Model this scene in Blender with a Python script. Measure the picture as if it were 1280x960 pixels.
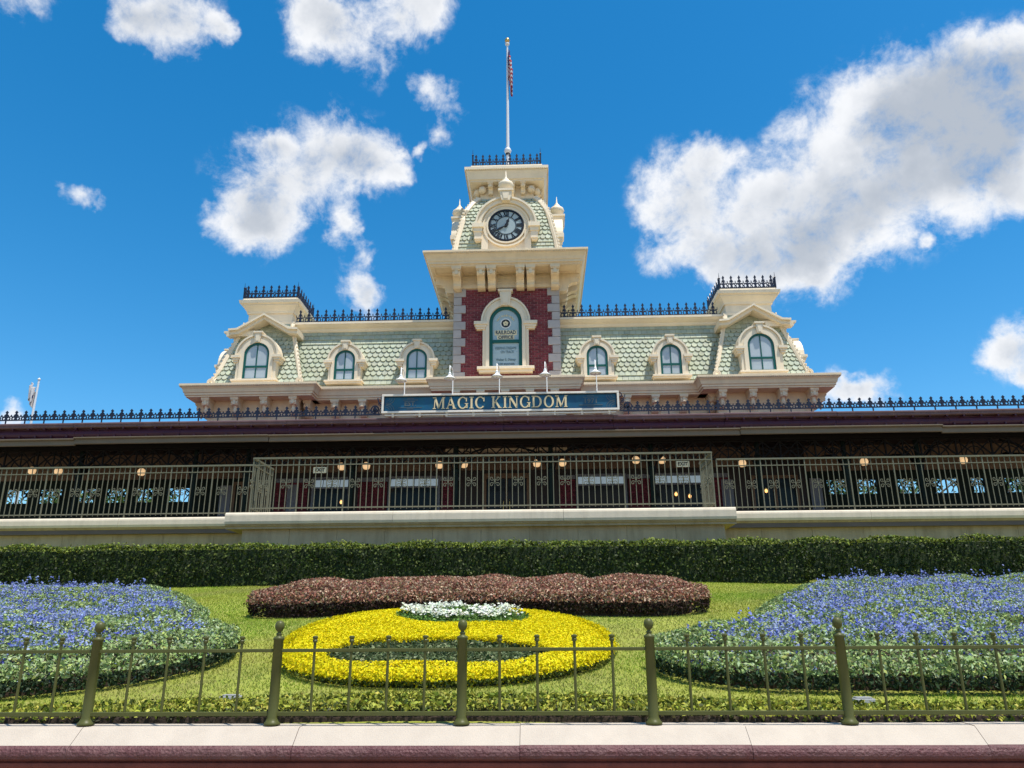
import bpy, math, random
import numpy as np
from mathutils import Vector, Matrix
random.seed(7); rng = np.random.default_rng(7)
R = math.radians; PI = math.pi
sc = bpy.context.scene
for o in list(bpy.data.objects): bpy.data.objects.remove(o)
COL = sc.collection

# ------------------------------------------------------------------ camera
PITCH, YAW, ROLL = R(17.5), R(2.0), R(0.35)
fw = Vector((-math.sin(YAW)*math.cos(PITCH), math.cos(YAW)*math.cos(PITCH), math.sin(PITCH)))
rt = Vector((math.cos(YAW), math.sin(YAW), 0)); up = rt.cross(fw)
cr = rt*math.cos(ROLL) - up*math.sin(ROLL); cu = rt*math.sin(ROLL) + up*math.cos(ROLL)
cd = bpy.data.cameras.new('camera'); cam = bpy.data.objects.new('camera', cd); COL.objects.link(cam)
cam.matrix_world = Matrix(((cr.x, cu.x, -fw.x, 0), (cr.y, cu.y, -fw.y, 0), (cr.z, cu.z, -fw.z, 1.6), (0, 0, 0, 1)))
cd.sensor_width = 36; cd.lens = 961/1280*36; cd.clip_end = 6000; cd.clip_start = 0.05
sc.camera = cam
# ------------------------------------------------------------------ sun and sky
KX, KY = 0.25, 0.225                       # sun stands to the right of and behind the viewer, high up
sd = Vector((KX, -KY, 1)).normalized()
SUN_EL = math.asin(sd.z); SUN_AZ = math.atan2(sd.x, sd.y)     # azimuth clockwise from +Y
sl = bpy.data.lights.new('sun', 'SUN'); sl.energy = 5.0; sl.angle = R(0.53); sl.color = (1, 0.955, 0.88)
so = bpy.data.objects.new('sun', sl); COL.objects.link(so)
so.rotation_euler = (-sd).to_track_quat('-Z', 'Y').to_euler(); so.location = (20, -15, 60)
W = bpy.data.worlds.new('World'); sc.world = W; W.use_nodes = True
SKY_STRENGTH = 0.10
CLOUDS = [(-0.326,0.807,0.493,0.061),(-0.356,0.81,0.465,0.038),(-0.274,0.799,0.536,0.063),(-0.232,0.803,0.549,0.053),(-0.197,0.817,0.542,0.041),(-0.166,0.823,0.543,0.019),(-0.316,0.829,0.461,0.037),(-0.24,0.845,0.477,0.021),(-0.244,0.855,0.457,0.023),(-0.213,0.87,0.445,0.019),(-0.225,0.883,0.412,0.03),(-0.214,0.894,0.394,0.026),(-0.311,0.776,0.549,0.022),
(-0.408,0.652,0.639,0.05),(-0.379,0.67,0.639,0.041),(-0.437,0.644,0.628,0.03),(-0.241,0.698,0.675,0.046),(-0.249,0.718,0.649,0.035),(-0.203,0.731,0.651,0.041),(-0.152,0.715,0.683,0.037),(-0.11,0.712,0.693,0.029),(-0.513,0.604,0.609,0.029),(-0.347,0.685,0.641,0.015),
(-0.133,0.769,0.626,0.022),(-0.107,0.783,0.613,0.024),(-0.117,0.806,0.581,0.018),(-0.14,0.814,0.564,0.012),
(0.179,0.836,0.518,0.054),(0.149,0.854,0.499,0.042),(0.212,0.822,0.529,0.041),(0.198,0.86,0.47,0.042),(0.16,0.884,0.439,0.034),(0.21,0.878,0.43,0.036),(0.269,0.85,0.452,0.064),(0.315,0.818,0.481,0.08),(0.376,0.771,0.514,0.091),(0.445,0.723,0.529,0.086),(0.493,0.698,0.519,0.066),(0.49,0.732,0.473,0.067),(0.432,0.77,0.47,0.08),(0.382,0.813,0.44,0.064),(0.305,0.854,0.421,0.051),(0.454,0.697,0.555,0.045),(0.352,0.84,0.413,0.04),(0.394,0.736,0.551,0.047),(0.51,0.672,0.537,0.043),(0.247,0.875,0.416,0.042),
(0.515,0.809,0.284,0.033),(0.531,0.797,0.289,0.036),(0.392,0.883,0.259,0.028),(0.371,0.891,0.26,0.018),(0.351,0.9,0.259,0.026),(-0.505,0.73,0.461,0.014),(0.447,0.797,0.406,0.011),(0.532,0.807,0.254,0.018),(-0.575,0.789,0.218,0.016),(0.531,0.733,0.425,0.035),(0.545,0.683,0.486,0.077)]
def build_world():
    nt = W.node_tree; N = nt.nodes; N.clear(); L = nt.links.new
    def node(t, **kw):
        n = N.new(t)
        for k, v in kw.items(): setattr(n, k, v)
        return n
    def M(op, a, b=None, c=None, clamp=False):
        n = node('ShaderNodeMath', operation=op, use_clamp=clamp)
        for i, s in enumerate((a, b, c)):
            if s is None: continue
            if isinstance(s, (int, float)): n.inputs[i].default_value = s
            else: L(s, n.inputs[i])
        return n.outputs[0]
    def VM(op, a, b=None, scale=None):
        n = node('ShaderNodeVectorMath', operation=op)
        for i, s in enumerate((a, b)):
            if s is None: continue
            if isinstance(s, tuple): n.inputs[i].default_value = s
            else: L(s, n.inputs[i])
        if scale is not None: n.inputs['Scale'].default_value = scale
        return n.outputs['Value'] if op in ('DISTANCE', 'DOT_PRODUCT', 'LENGTH') else n.outputs[0]
    def noise(vec, scale, detail, rough=0.55, dist=0):
        n = node('ShaderNodeTexNoise'); n.inputs['Scale'].default_value = scale
        n.inputs['Detail'].default_value = detail; n.inputs['Roughness'].default_value = rough
        n.inputs['Distortion'].default_value = dist; L(vec, n.inputs['Vector']); return n
    def sstep(v, a, b):
        n = node('ShaderNodeMapRange', interpolation_type='SMOOTHSTEP'); L(v, n.inputs[0])
        n.inputs[1].default_value = a; n.inputs[2].default_value = b; return n.outputs[0]
    sky = node('ShaderNodeTexSky', sky_type='NISHITA'); sky.sun_disc = False
    sky.sun_elevation = SUN_EL; sky.sun_rotation = SUN_AZ
    sky.altitude = 0; sky.air_density = 1.0; sky.dust_density = 0.35; sky.ozone_density = 3.0
    hs = node('ShaderNodeHueSaturation'); hs.inputs['Saturation'].default_value = 1.40; hs.inputs['Value'].default_value = 1.5; hs.inputs['Hue'].default_value = 0.492
    L(sky.outputs[0], hs.inputs['Color'])
    tc = node('ShaderNodeTexCoord'); d = VM('NORMALIZE', tc.outputs['Generated'])
    wn = noise(d, 9, 5, 0.6); wob = VM('SCALE', VM('SUBTRACT', wn.outputs['Color'], (0.5, 0.5, 0.5)), scale=0.075)
    wn2 = noise(d, 34, 4, 0.6); wob2 = VM('SCALE', VM('SUBTRACT', wn2.outputs['Color'], (0.5, 0.5, 0.5)), scale=0.022)
    dd = VM('ADD', VM('ADD', d, wob), wob2)
    tot = None
    for x, y, z, r in CLOUDS:
        f_ = M('MULTIPLY_ADD', VM('DISTANCE', dd, (x, y, z)), -1/(r*1.32), 1.0, clamp=True)
        tot = f_ if tot is None else M('ADD', tot, f_)
    # the same fair-weather clouds go on all round, outside the part of the sky the photograph shows
    away = sstep(VM('DOT_PRODUCT', d, (-0.035, 0.953, 0.3)), 0.80, 0.70)
    big = noise(d, 3.2, 3, 0.5).outputs['Fac']
    gen = M('MULTIPLY', sstep(big, 0.54, 0.72), away)
    tot = M('ADD', tot, M('MULTIPLY', gen, 1.6)); acc = M('MINIMUM', tot, 1.1)
    fb = noise(d, 21, 9, 0.66, 0.2).outputs['Fac']
    dens = M('ADD', acc, M('MULTIPLY', M('SUBTRACT', fb, 0.5), 2.7))
    alpha = M('MULTIPLY', sstep(dens, 0.10, 1.25), sstep(acc, 0.0, 0.35))
    fb2 = noise(d, 11, 5, 0.55).outputs['Fac']
    thick = sstep(M('ADD', tot, M('MULTIPLY', M('SUBTRACT', fb2, 0.5), 2.0)), 0.6, 2.3)
    cmix = node('ShaderNodeMix', data_type='RGBA'); L(thick, cmix.inputs[0])
    k = 1/SKY_STRENGTH
    cmix.inputs[6].default_value = (0.80*k, 0.81*k, 0.83*k, 1); cmix.inputs[7].default_value = (0.40*k, 0.44*k, 0.50*k, 1)
    mx = node('ShaderNodeMix', data_type='RGBA'); L(M('MULTIPLY', alpha, 0.97), mx.inputs[0]); L(hs.outputs[0], mx.inputs[6]); L(cmix.outputs[2], mx.inputs[7])
    bg = node('ShaderNodeBackground'); bg.inputs[1].default_value = SKY_STRENGTH; L(mx.outputs[2], bg.inputs[0])
    out = node('ShaderNodeOutputWorld'); L(bg.outputs[0], out.inputs[0])
build_world()
W.cycles.sampling_method = 'MANUAL'; W.cycles.sample_map_resolution = 256
vs = sc.view_settings; vs.view_transform = 'Standard'; vs.look = 'None'; vs.gamma = 1; vs.exposure = 0.3; vs.use_curve_mapping = False
sc.render.engine = 'CYCLES'
sc.cycles.max_bounces = 6; sc.cycles.diffuse_bounces = 3; sc.cycles.glossy_bounces = 3; sc.cycles.transmission_bounces = 3; sc.cycles.use_denoising = True; sc.cycles.caustics_reflective = False; sc.cycles.caustics_refractive = False

# ------------------------------------------------------------------ materials
MATS = {}
def mat(name, col, rough=0.6, var=0.12, scale=3.0, piece=0.0, metal=0.0, bump=0.0, bscale=60, stain=None, stain_amt=0.0, attr=False, emit=None, spec=0.4, transl=0.0):
    m = bpy.data.materials.new(name); m.use_nodes = True; nt = m.node_tree; N = nt.nodes; L = nt.links.new
    b = N['Principled BSDF']; b.inputs['Roughness'].default_value = rough; b.inputs['Metallic'].default_value = metal
    b.inputs['Specular IOR Level'].default_value = spec
    geo = N.new('ShaderNodeNewGeometry')
    if attr:
        a = N.new('ShaderNodeAttribute'); a.attribute_name = 'Col'; csock = a.outputs['Color']
    else:
        rgb = N.new('ShaderNodeRGB'); rgb.outputs[0].default_value = (*col, 1); csock = rgb.outputs[0]
    n = N.new('ShaderNodeTexNoise'); n.inputs['Scale'].default_value = scale; n.inputs['Detail'].default_value = 6; n.inputs['Roughness'].default_value = 0.65
    L(geo.outputs['Position'], n.inputs['Vector'])
    mr = N.new('ShaderNodeMapRange'); L(n.outputs['Fac'], mr.inputs[0]); mr.inputs[1].default_value = 0.25; mr.inputs[2].default_value = 0.75
    mr.inputs[3].default_value = 1-var; mr.inputs[4].default_value = 1+var
    val = mr.outputs[0]
    if piece:
        oi = N.new('ShaderNodeObjectInfo'); mr2 = N.new('ShaderNodeMapRange'); L(oi.outputs['Random'], mr2.inputs[0])
        mr2.inputs[3].default_value = 1-piece; mr2.inputs[4].default_value = 1+piece
        mm = N.new('ShaderNodeMath'); mm.operation = 'MULTIPLY'; L(val, mm.inputs[0]); L(mr2.outputs[0], mm.inputs[1]); val = mm.outputs[0]
    mul = N.new('ShaderNodeVectorMath'); mul.operation = 'SCALE'; L(csock, mul.inputs[0]); L(val, mul.inputs['Scale'])
    cs = mul.outputs[0]
    if stain:
        mp = N.new('ShaderNodeMapping'); mp.inputs['Scale'].default_value = (2.2, 2.2, 0.35); L(geo.outputs['Position'], mp.inputs[0])
        n2 = N.new('ShaderNodeTexNoise'); n2.inputs['Scale'].default_value = 2.0; n2.inputs['Detail'].default_value = 7; n2.inputs['Roughness'].default_value = 0.7; L(mp.outputs[0], n2.inputs['Vector'])
        m3 = N.new('ShaderNodeMapRange'); L(n2.outputs['Fac'], m3.inputs[0]); m3.inputs[1].default_value = 0.45; m3.inputs[2].default_value = 0.75; m3.inputs[4].default_value = stain_amt
        mx = N.new('ShaderNodeMix'); mx.data_type = 'RGBA'; L(m3.outputs[0], mx.inputs[0]); L(cs, mx.inputs[6]); mx.inputs[7].default_value = (*stain, 1); cs = mx.outputs[2]
    L(cs, b.inputs['Base Color'])
    if bump:
        nb = N.new('ShaderNodeTexNoise'); nb.inputs['Scale'].default_value = bscale; nb.inputs['Detail'].default_value = 5; L(geo.outputs['Position'], nb.inputs['Vector'])
        bp = N.new('ShaderNodeBump'); bp.inputs['Strength'].default_value = bump; bp.inputs['Distance'].default_value = 0.02; L(nb.outputs['Fac'], bp.inputs['Height']); L(bp.outputs[0], b.inputs['Normal'])
    if emit:
        b.inputs['Emission Color'].default_value = (*emit[:3], 1); b.inputs['Emission Strength'].default_value = emit[3]
    if transl:
        tr = N.new('ShaderNodeBsdfTranslucent'); L(cs, tr.inputs[0]); ms = N.new('ShaderNodeMixShader'); ms.inputs[0].default_value = transl
        L(b.outputs[0], ms.inputs[1]); L(tr.outputs[0], ms.inputs[2]); L(ms.outputs[0], N['Material Output'].inputs[0])
    MATS[name] = m; return m
mat('cream', (0.76, 0.61, 0.405), 0.55, 0.07, 2.0, 0.03, bump=0.05, bscale=25, stain=(0.40, 0.33, 0.24), stain_amt=0.28)
mat('cream_light', (0.76, 0.65, 0.48), 0.55, 0.06, 2.0, bump=0.04, bscale=25, stain=(0.45, 0.38, 0.28), stain_amt=0.2)
mat('shingle', (0.3, 0.36, 0.26), 0.75, 0.10, 4.0, attr=True, bump=0.15, bscale=40, spec=0.2)
mat('brick', (0.2, 0.04, 0.05), 0.8, 0.15, 9, attr=True, bump=0.2, bscale=70, spec=0.2)
mat('mortar', (0.42, 0.28, 0.27), 0.9, 0.12, 8)
mat('quoin', (0.40, 0.365, 0.345), 0.75, 0.10, 5, 0.08, bump=0.12, bscale=40)
mat('green_frame', (0.006, 0.085, 0.066), 0.35, 0.08, 3)
mat('pane', (0.42, 0.47, 0.49), 0.12, 0.10, 1.6, 0.06, spec=0.6)
mat('pane_lettered', (0.36, 0.45, 0.46), 0.15, 0.08, 1.6, spec=0.6)
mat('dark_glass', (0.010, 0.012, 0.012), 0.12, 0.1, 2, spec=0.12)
mat('iron', (0.008, 0.011, 0.030), 0.45, 0.15, 6)
mat('canopy_maroon', (0.062, 0.010, 0.026), 0.5, 0.15, 1.2, 0.06, stain=(0.03, 0.012, 0.03), stain_amt=0.35)
mat('canopy_cap', (0.12, 0.062, 0.066), 0.6, 0.15, 1.5, 0.06, stain=(0.20, 0.13, 0.12), stain_amt=0.5)
mat('canopy_beam', (0.16, 0.12, 0.08), 0.6, 0.12, 1.5, 0.05, stain=(0.14, 0.12, 0.07), stain_amt=0.5)
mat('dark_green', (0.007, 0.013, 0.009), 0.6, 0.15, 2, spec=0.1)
mat('dark_iron', (0.009, 0.007, 0.006), 0.6, 0.15, 4, spec=0.08)
mat('tan_board', (0.15, 0.09, 0.055), 0.7, 0.25, 1.5, stain=(0.05, 0.026, 0.016), stain_amt=0.6)
mat('brown_wood', (0.13, 0.065, 0.025), 0.5, 0.2, 3)
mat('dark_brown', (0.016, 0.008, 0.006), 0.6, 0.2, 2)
mat('transom_glow', (0.42, 0.52, 0.58), 0.12, 0.15, 4, spec=0.5, emit=(0.55, 0.72, 0.85, 0.22))  # panes emit light to stand in for daylight seen through them
mat('grey_panel', (0.13, 0.13, 0.15), 0.5, 0.1, 3)
mat('rail_olive', (0.155, 0.148, 0.098), 0.45, 0.12, 6, spec=0.25)
mat('fence_olive', (0.080, 0.084, 0.022), 0.42, 0.12, 9, bump=0.04, bscale=90, spec=0.25)
mat('concrete', (0.40, 0.315, 0.20), 0.85, 0.12, 2.0, 0.05, bump=0.15, bscale=30, stain=(0.20, 0.145, 0.075), stain_amt=0.7)
mat('coping', (0.64, 0.545, 0.41), 0.75, 0.08, 2.5, 0.04, bump=0.08, bscale=40, stain=(0.30, 0.25, 0.18), stain_amt=0.35)
mat('seat_stone', (0.475, 0.405, 0.325), 0.8, 0.07, 3.5, 0.02, bump=0.25, bscale=120, stain=(0.36, 0.30, 0.24), stain_amt=0.45)
mat('maroon_stone', (0.115, 0.042, 0.042), 0.55, 0.25, 9, 0.04, bump=0.9, bscale=45, stain=(0.26, 0.16, 0.14), stain_amt=0.35)
mat('maroon_wall', (0.17, 0.045, 0.034), 0.7, 0.25, 5, bump=0.3, bscale=40, stain=(0.05, 0.012, 0.01), stain_amt=0.5)
mat('pavement', (0.33, 0.26, 0.19), 0.85, 0.12, 2.0, bump=0.1)
mat('sign_blue', (0.005, 0.075, 0.155), 0.4, 0.35, 1.6, stain=(0.006, 0.10, 0.14), stain_amt=0.6)
mat('sign_navy', (0.004, 0.018, 0.036), 0.5, 0.1, 2)  # dark navy of the moulding inside the sign frame
mat('gold', (0.70, 0.56, 0.33), 0.4, 0.08, 6)
mat('dim_gold', (0.10, 0.12, 0.125), 0.5, 0.1, 6)
mat('sign_frame', (0.72, 0.66, 0.58), 0.5, 0.08, 3)
mat('white_paint', (0.78, 0.77, 0.74), 0.4, 0.05, 4)
mat('pole_white', (0.62, 0.64, 0.66), 0.35, 0.05, 4)
mat('brass', (0.55, 0.36, 0.12), 0.35, 0.1, 4, metal=0.8)
mat('clock_face', (0.33, 0.40, 0.41), 0.3, 0.12, 3)
mat('black', (0.008, 0.008, 0.010), 0.4, 0.1, 4)
mat('ivory', (0.72, 0.62, 0.38), 0.5, 0.1, 4)
mat('white_print', (0.7, 0.7, 0.66), 0.5, 0.05, 4)
mat('navy_print', (0.03, 0.055, 0.09), 0.5, 0.05, 4)
mat('grey_print', (0.13, 0.19, 0.20), 0.5, 0.05, 4)
mat('globe', (0.80, 0.62, 0.40), 0.3, 0.05, 4, emit=(1.0, 0.62, 0.30, 0.55))
mat('bulb', (0.9, 0.7, 0.4), 0.3, 0.05, 4, emit=(1.0, 0.50, 0.16, 1.6))
mat('flag_red', (0.42, 0.03, 0.04), 0.8, 0.08, 5, transl=0.3)
mat('flag_white', (0.68, 0.66, 0.66), 0.8, 0.05, 5, transl=0.3)
mat('flag_blue', (0.03, 0.04, 0.16), 0.8, 0.08, 5, transl=0.3)
mat('leaf', (0.1, 0.2, 0.05), 0.5, 0.10, 3, attr=True, transl=0.22, spec=0.12)
mat('petal', (0.5, 0.5, 0.1), 0.7, 0.06, 3, attr=True, transl=0.25, spec=0.2)
mat('bark', (0.09, 0.065, 0.045), 0.9, 0.3, 5, bump=0.5, bscale=20)
mat('soil', (0.055, 0.036, 0.024), 0.95, 0.35, 9, bump=0.6, bscale=30)
mat('under_leaf', (0.022, 0.036, 0.012), 0.9, 0.4, 8, bump=0.6, bscale=30)
mat('lawn', (0.25, 0.275, 0.036), 0.9, 0.28, 0.8, bump=0.5, bscale=90, stain=(0.27, 0.22, 0.085), stain_amt=0.6)
mat('grey_metal', (0.30, 0.30, 0.29), 0.5, 0.1, 5)
mat('platform_floor', (0.13, 0.10, 0.085), 0.8, 0.15, 2)

# ------------------------------------------------------------------ mesh helpers
class MB:
    def __init__(s): s.v = []; s.f = []; s.m = []; s.c = []; s.mi = 0; s.col = None
    def _add(s, vs, fs):
        o = len(s.v); s.v += [tuple(p) for p in vs]
        for f in fs: s.f.append(tuple(o+i for i in f)); s.m.append(s.mi)
        if s.col is not None: s.c += [s.col]*len(vs)
        return s
    def box(s, x0, x1, y0, y1, z0, z1):
        vs = [(x0,y0,z0),(x1,y0,z0),(x1,y1,z0),(x0,y1,z0),(x0,y0,z1),(x1,y0,z1),(x1,y1,z1),(x0,y1,z1)]
        return s._add(vs, [(0,3,2,1),(4,5,6,7),(0,1,5,4),(1,2,6,5),(2,3,7,6),(3,0,4,7)])
    def frust(s, r0, z0, r1, z1):
        (a,b,c,d),(e,f,g,h) = r0, r1
        vs = [(a,c,z0),(b,c,z0),(b,d,z0),(a,d,z0),(e,g,z1),(f,g,z1),(f,h,z1),(e,h,z1)]
        return s._add(vs, [(0,3,2,1),(4,5,6,7),(0,1,5,4),(1,2,6,5),(2,3,7,6),(3,0,4,7)])
    def prism(s, poly, a0, a1, axis='y'):
        """poly: 2-D outline; axis y -> (x,z) extruded along y; axis x -> (y,z) extruded along x; axis z -> (x,y) along z"""
        n = len(poly)
        P = {'y': lambda p, a: (p[0], a, p[1]), 'x': lambda p, a: (a, p[0], p[1]), 'z': lambda p, a: (p[0], p[1], a)}[axis]
        vs = [P(p, a0) for p in poly] + [P(p, a1) for p in poly]
        fs = [tuple(range(n)), tuple(range(2*n-1, n-1, -1))] + [(i, n+i, n+(i+1) % n, (i+1) % n) for i in range(n)]
        return s._add(vs, fs)
    def band(s, A, B, y0, y1, closed=False):
        """solid strip between two equal-length (x,z) paths, from y0 (front) to y1"""
        n = len(A)
        vs = [(p[0], y0, p[1]) for p in A] + [(p[0], y0, p[1]) for p in B] + [(p[0], y1, p[1]) for p in A] + [(p[0], y1, p[1]) for p in B]
        fs = []
        for i in range(n if closed else n-1):
            j = (i+1) % n
            fs += [(i, j, n+j, n+i), (2*n+i, 3*n+i, 3*n+j, 2*n+j), (i, 2*n+i, 2*n+j, j), (n+i, n+j, 3*n+j, 3*n+i)]
        if not closed:
            fs += [(0, n, 3*n, 2*n), (n-1, 3*n-1, 4*n-1, 2*n-1)]
        return s._add(vs, fs)
    def ribbon(s, path, w, y0, y1):
        """flat bar of width w following an (x,z) path"""
        A = []; B = []
        for i, p in enumerate(path):
            a = path[max(i-1, 0)]; b = path[min(i+1, len(path)-1)]
            dx, dz = b[0]-a[0], b[1]-a[1]; l = math.hypot(dx, dz) or 1
            ww = w[i] if isinstance(w, (list, tuple)) else w
            nx, nz = -dz/l*ww/2, dx/l*ww/2
            A.append((p[0]+nx, p[1]+nz)); B.append((p[0]-nx, p[1]-nz))
        return s.band(A, B, y0, y1)
    def lathe(s, prof, c=(0,0,0), n=10):
        vs = []; fs = []
        for r, z in prof:
            for k in range(n):
                a = 2*PI*k/n; vs.append((c[0]+r*math.cos(a), c[1]+r*math.sin(a), c[2]+z))
        for i in range(len(prof)-1):
            for k in range(n):
                k2 = (k+1) % n; fs.append((i*n+k, i*n+k2, (i+1)*n+k2, (i+1)*n+k))
        fs.append(tuple(range(n-1, -1, -1))); fs.append(tuple((len(prof)-1)*n+k for k in range(n)))
        return s._add(vs, fs)
    def tube(s, pts, r, n=6):
        pts = [Vector(p) for p in pts]; vs = []; fs = []
        for i, p in enumerate(pts):
            t = (pts[min(i+1, len(pts)-1)] - pts[max(i-1, 0)]).normalized()
            a = t.cross(Vector((0,0,1)) if abs(t.z) < 0.9 else Vector((1,0,0))).normalized(); b = t.cross(a)
            rr = r[i] if isinstance(r, (list, tuple)) else r
            for k in range(n):
                an = 2*PI*k/n; vs.append(p + a*math.cos(an)*rr + b*math.sin(an)*rr)
        for i in range(len(pts)-1):
            for k in range(n):
                k2 = (k+1) % n; fs.append((i*n+k, i*n+k2, (i+1)*n+k2, (i+1)*n+k))
        fs.append(tuple(range(n-1, -1, -1))); fs.append(tuple((len(pts)-1)*n+k for k in range(n)))
        return s._add(vs, fs)
    def rings(s, prof, x0, x1, y0, y1):
        """moulding round a rectangle: prof = [(out, z)...]; mitred corners; closed below and above"""
        vs = []; fs = []
        for o, z in prof: vs += [(x0-o, y0-o, z), (x1+o, y0-o, z), (x1+o, y1+o, z), (x0-o, y1+o, z)]
        for i in range(len(prof)-1):
            for k in range(4):
                k2 = (k+1) % 4; fs.append((i*4+k, i*4+k2, (i+1)*4+k2, (i+1)*4+k))
        fs.append((3, 2, 1, 0)); e = (len(prof)-1)*4; fs.append((e, e+1, e+2, e+3))
        return s._add(vs, fs)
    def mesh(s, name, mats):
        me = bpy.data.meshes.new(name); me.from_pydata(s.v, [], s.f)
        for m in (mats if isinstance(mats, (list, tuple)) else [mats]): me.materials.append(MATS[m])
        if any(s.m): me.polygons.foreach_set('material_index', s.m)
        if s.c:
            a = me.color_attributes.new('Col', 'FLOAT_COLOR', 'POINT')
            a.data.foreach_set('color', np.array([(*c, 1) for c in s.c], dtype=np.float32).ravel())
        me.validate(); return me
def wm(o):
    m = o.matrix_basis.copy()
    return wm(o.parent) @ o.matrix_parent_inverse @ m if o.parent else m
def setp(o, parent):
    if parent is not None: o.parent = parent; o.matrix_parent_inverse = wm(parent).inverted()
    return o
def obj(name, me, parent=None, loc=(0,0,0), rz=0, mats=None, smooth=False, kind=None, label=None, bevel=0):
    if isinstance(me, MB): me = me.mesh(name, mats)
    o = bpy.data.objects.new(name, me); COL.objects.link(o); o.location = loc; o.rotation_euler = (0,0,rz)
    setp(o, parent)
    if smooth: me.polygons.foreach_set('use_smooth', [True]*len(me.polygons))
    if kind: o['kind'] = kind
    if label: o['label'] = label
    if bevel:
        b = o.modifiers.new('bevel', 'BEVEL'); b.width = bevel; b.segments = 2; b.limit_method = 'ANGLE'; b.angle_limit = R(40)
    return o
def thing(name, label, cat, loc=(0,0,0), group=None):
    o = bpy.data.objects.new(name, None); o.empty_display_size = 0.2; COL.objects.link(o); o.location = loc
    o['label'] = label; o['category'] = cat
    if group: o['group'] = group
    return o
def tag(o, label, cat, group=None, kind=None):
    o['label'] = label; o['category'] = cat
    if group: o['group'] = group
    if kind: o['kind'] = kind
    return o
def copy_tree(root, loc, label=None):
    def rec(o, parent):
        c = o.copy(); COL.objects.link(c)
        if parent is not None: c.parent = parent
        for ch in list(o.children): rec(ch, c)
        return c
    r = rec(root, None); r.location = loc
    if label: r['label'] = label
    return r
def arc(cx, cz, r, a0, a1, n=10, rz=None):
    rz = r if rz is None else rz
    return [(cx+r*math.cos(R(a0+(a1-a0)*i/n)), cz+rz*math.sin(R(a0+(a1-a0)*i/n))) for i in range(n+1)]
def archpath(hw, zb, zs, rz=None, n=14):
    return [(-hw, zb)] + arc(0, zs, hw, 180, 0, n, rz) + [(hw, zb)]
def shift(path, dx, dz): return [(p[0]+dx, p[1]+dz) for p in path]

def scatter_mesh(name, P, Nn, size, cols, matname, aspect=0.55, spread=0.8, fold=0.25):
    """one leaf-shaped quad per point"""
    n = len(P); P = np.asarray(P, float); Nn = np.asarray(Nn, float)
    nr = Nn + rng.normal(0, spread, (n, 3)); nr /= np.linalg.norm(nr, axis=1)[:, None] + 1e-9
    t = rng.normal(0, 1, (n, 3)); t -= (t*nr).sum(1)[:, None]*nr; t /= np.linalg.norm(t, axis=1)[:, None] + 1e-9
    b = np.cross(nr, t); s = (np.asarray(size)*rng.uniform(0.7, 1.3, n))[:, None]
    v = np.empty((n, 4, 3))
    v[:, 0] = P - t*s*0.5; v[:, 2] = P + t*s*0.5
    v[:, 1] = P + b*s*aspect*0.5 + nr*s*fold*0.5; v[:, 3] = P - b*s*aspect*0.5 + nr*s*fold*0.5
    return quads(name, v, cols, matname)
def quads(name, v, cols, matname, k=4):
    n = len(v); me = bpy.data.meshes.new(name)
    me.vertices.add(n*k); me.vertices.foreach_set('co', v.astype(np.float32).ravel())
    me.loops.add(n*k); me.loops.foreach_set('vertex_index', np.arange(n*k, dtype=np.int32))
    me.polygons.add(n); me.polygons.foreach_set('loop_start', np.arange(0, n*k, k, dtype=np.int32)); me.polygons.foreach_set('loop_total', np.full(n, k, dtype=np.int32))
    me.update(calc_edges=True)
    a = me.color_attributes.new('Col', 'FLOAT_COLOR', 'POINT')
    c = np.ones((n, k, 4), np.float32); c[:, :, :3] = np.asarray(cols)[:, None, :]
    a.data.foreach_set('color', c.ravel()); me.materials.append(MATS[matname]); return me
def palette(n, cols, w=None, jit=0.25):
    cols = np.array(cols); i = rng.choice(len(cols), n, p=w); return np.clip(cols[i]*rng.uniform(1-jit, 1+jit, (n, 1))*rng.uniform(0.92, 1.08, (n, 3)), 0, 1)

XC = -1.05
def gz(y): return 0.95 + (y-5.7)*0.14

# ================================================================== ground
def structure(o): o['kind'] = 'structure'; return o
m = MB(); m._add([(-1500,-1500,0),(1500,-1500,0),(1500,1500,0),(-1500,1500,0)], [(0,1,2,3)])
structure(obj('ground', m, mats='pavement'))
# sloping lawn: fine grid so that it undulates a little
m = MB(); nx, ny = 60, 40; X0, X1, Y0, Y1 = -22, 20, 5.605, 19.5
for j in range(ny+1):
    for i in range(nx+1):
        x = X0+(X1-X0)*i/nx; y = Y0+(Y1-Y0)*j/ny
        m.v.append((x, y, gz(y) + 0.025*math.sin(x*0.9+y*0.4)+0.02*math.sin(y*1.3-x*0.5)))
for j in range(ny):
    for i in range(nx):
        a = j*(nx+1)+i; m.f.append((a, a+1, a+nx+2, a+nx+1)); m.m.append(0)
lawn = structure(obj('lawn', m, mats='lawn', smooth=True))
def lz(x, y): return gz(y) + 0.025*np.sin(x*0.9+y*0.4)+0.02*np.sin(y*1.3-x*0.5)

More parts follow.
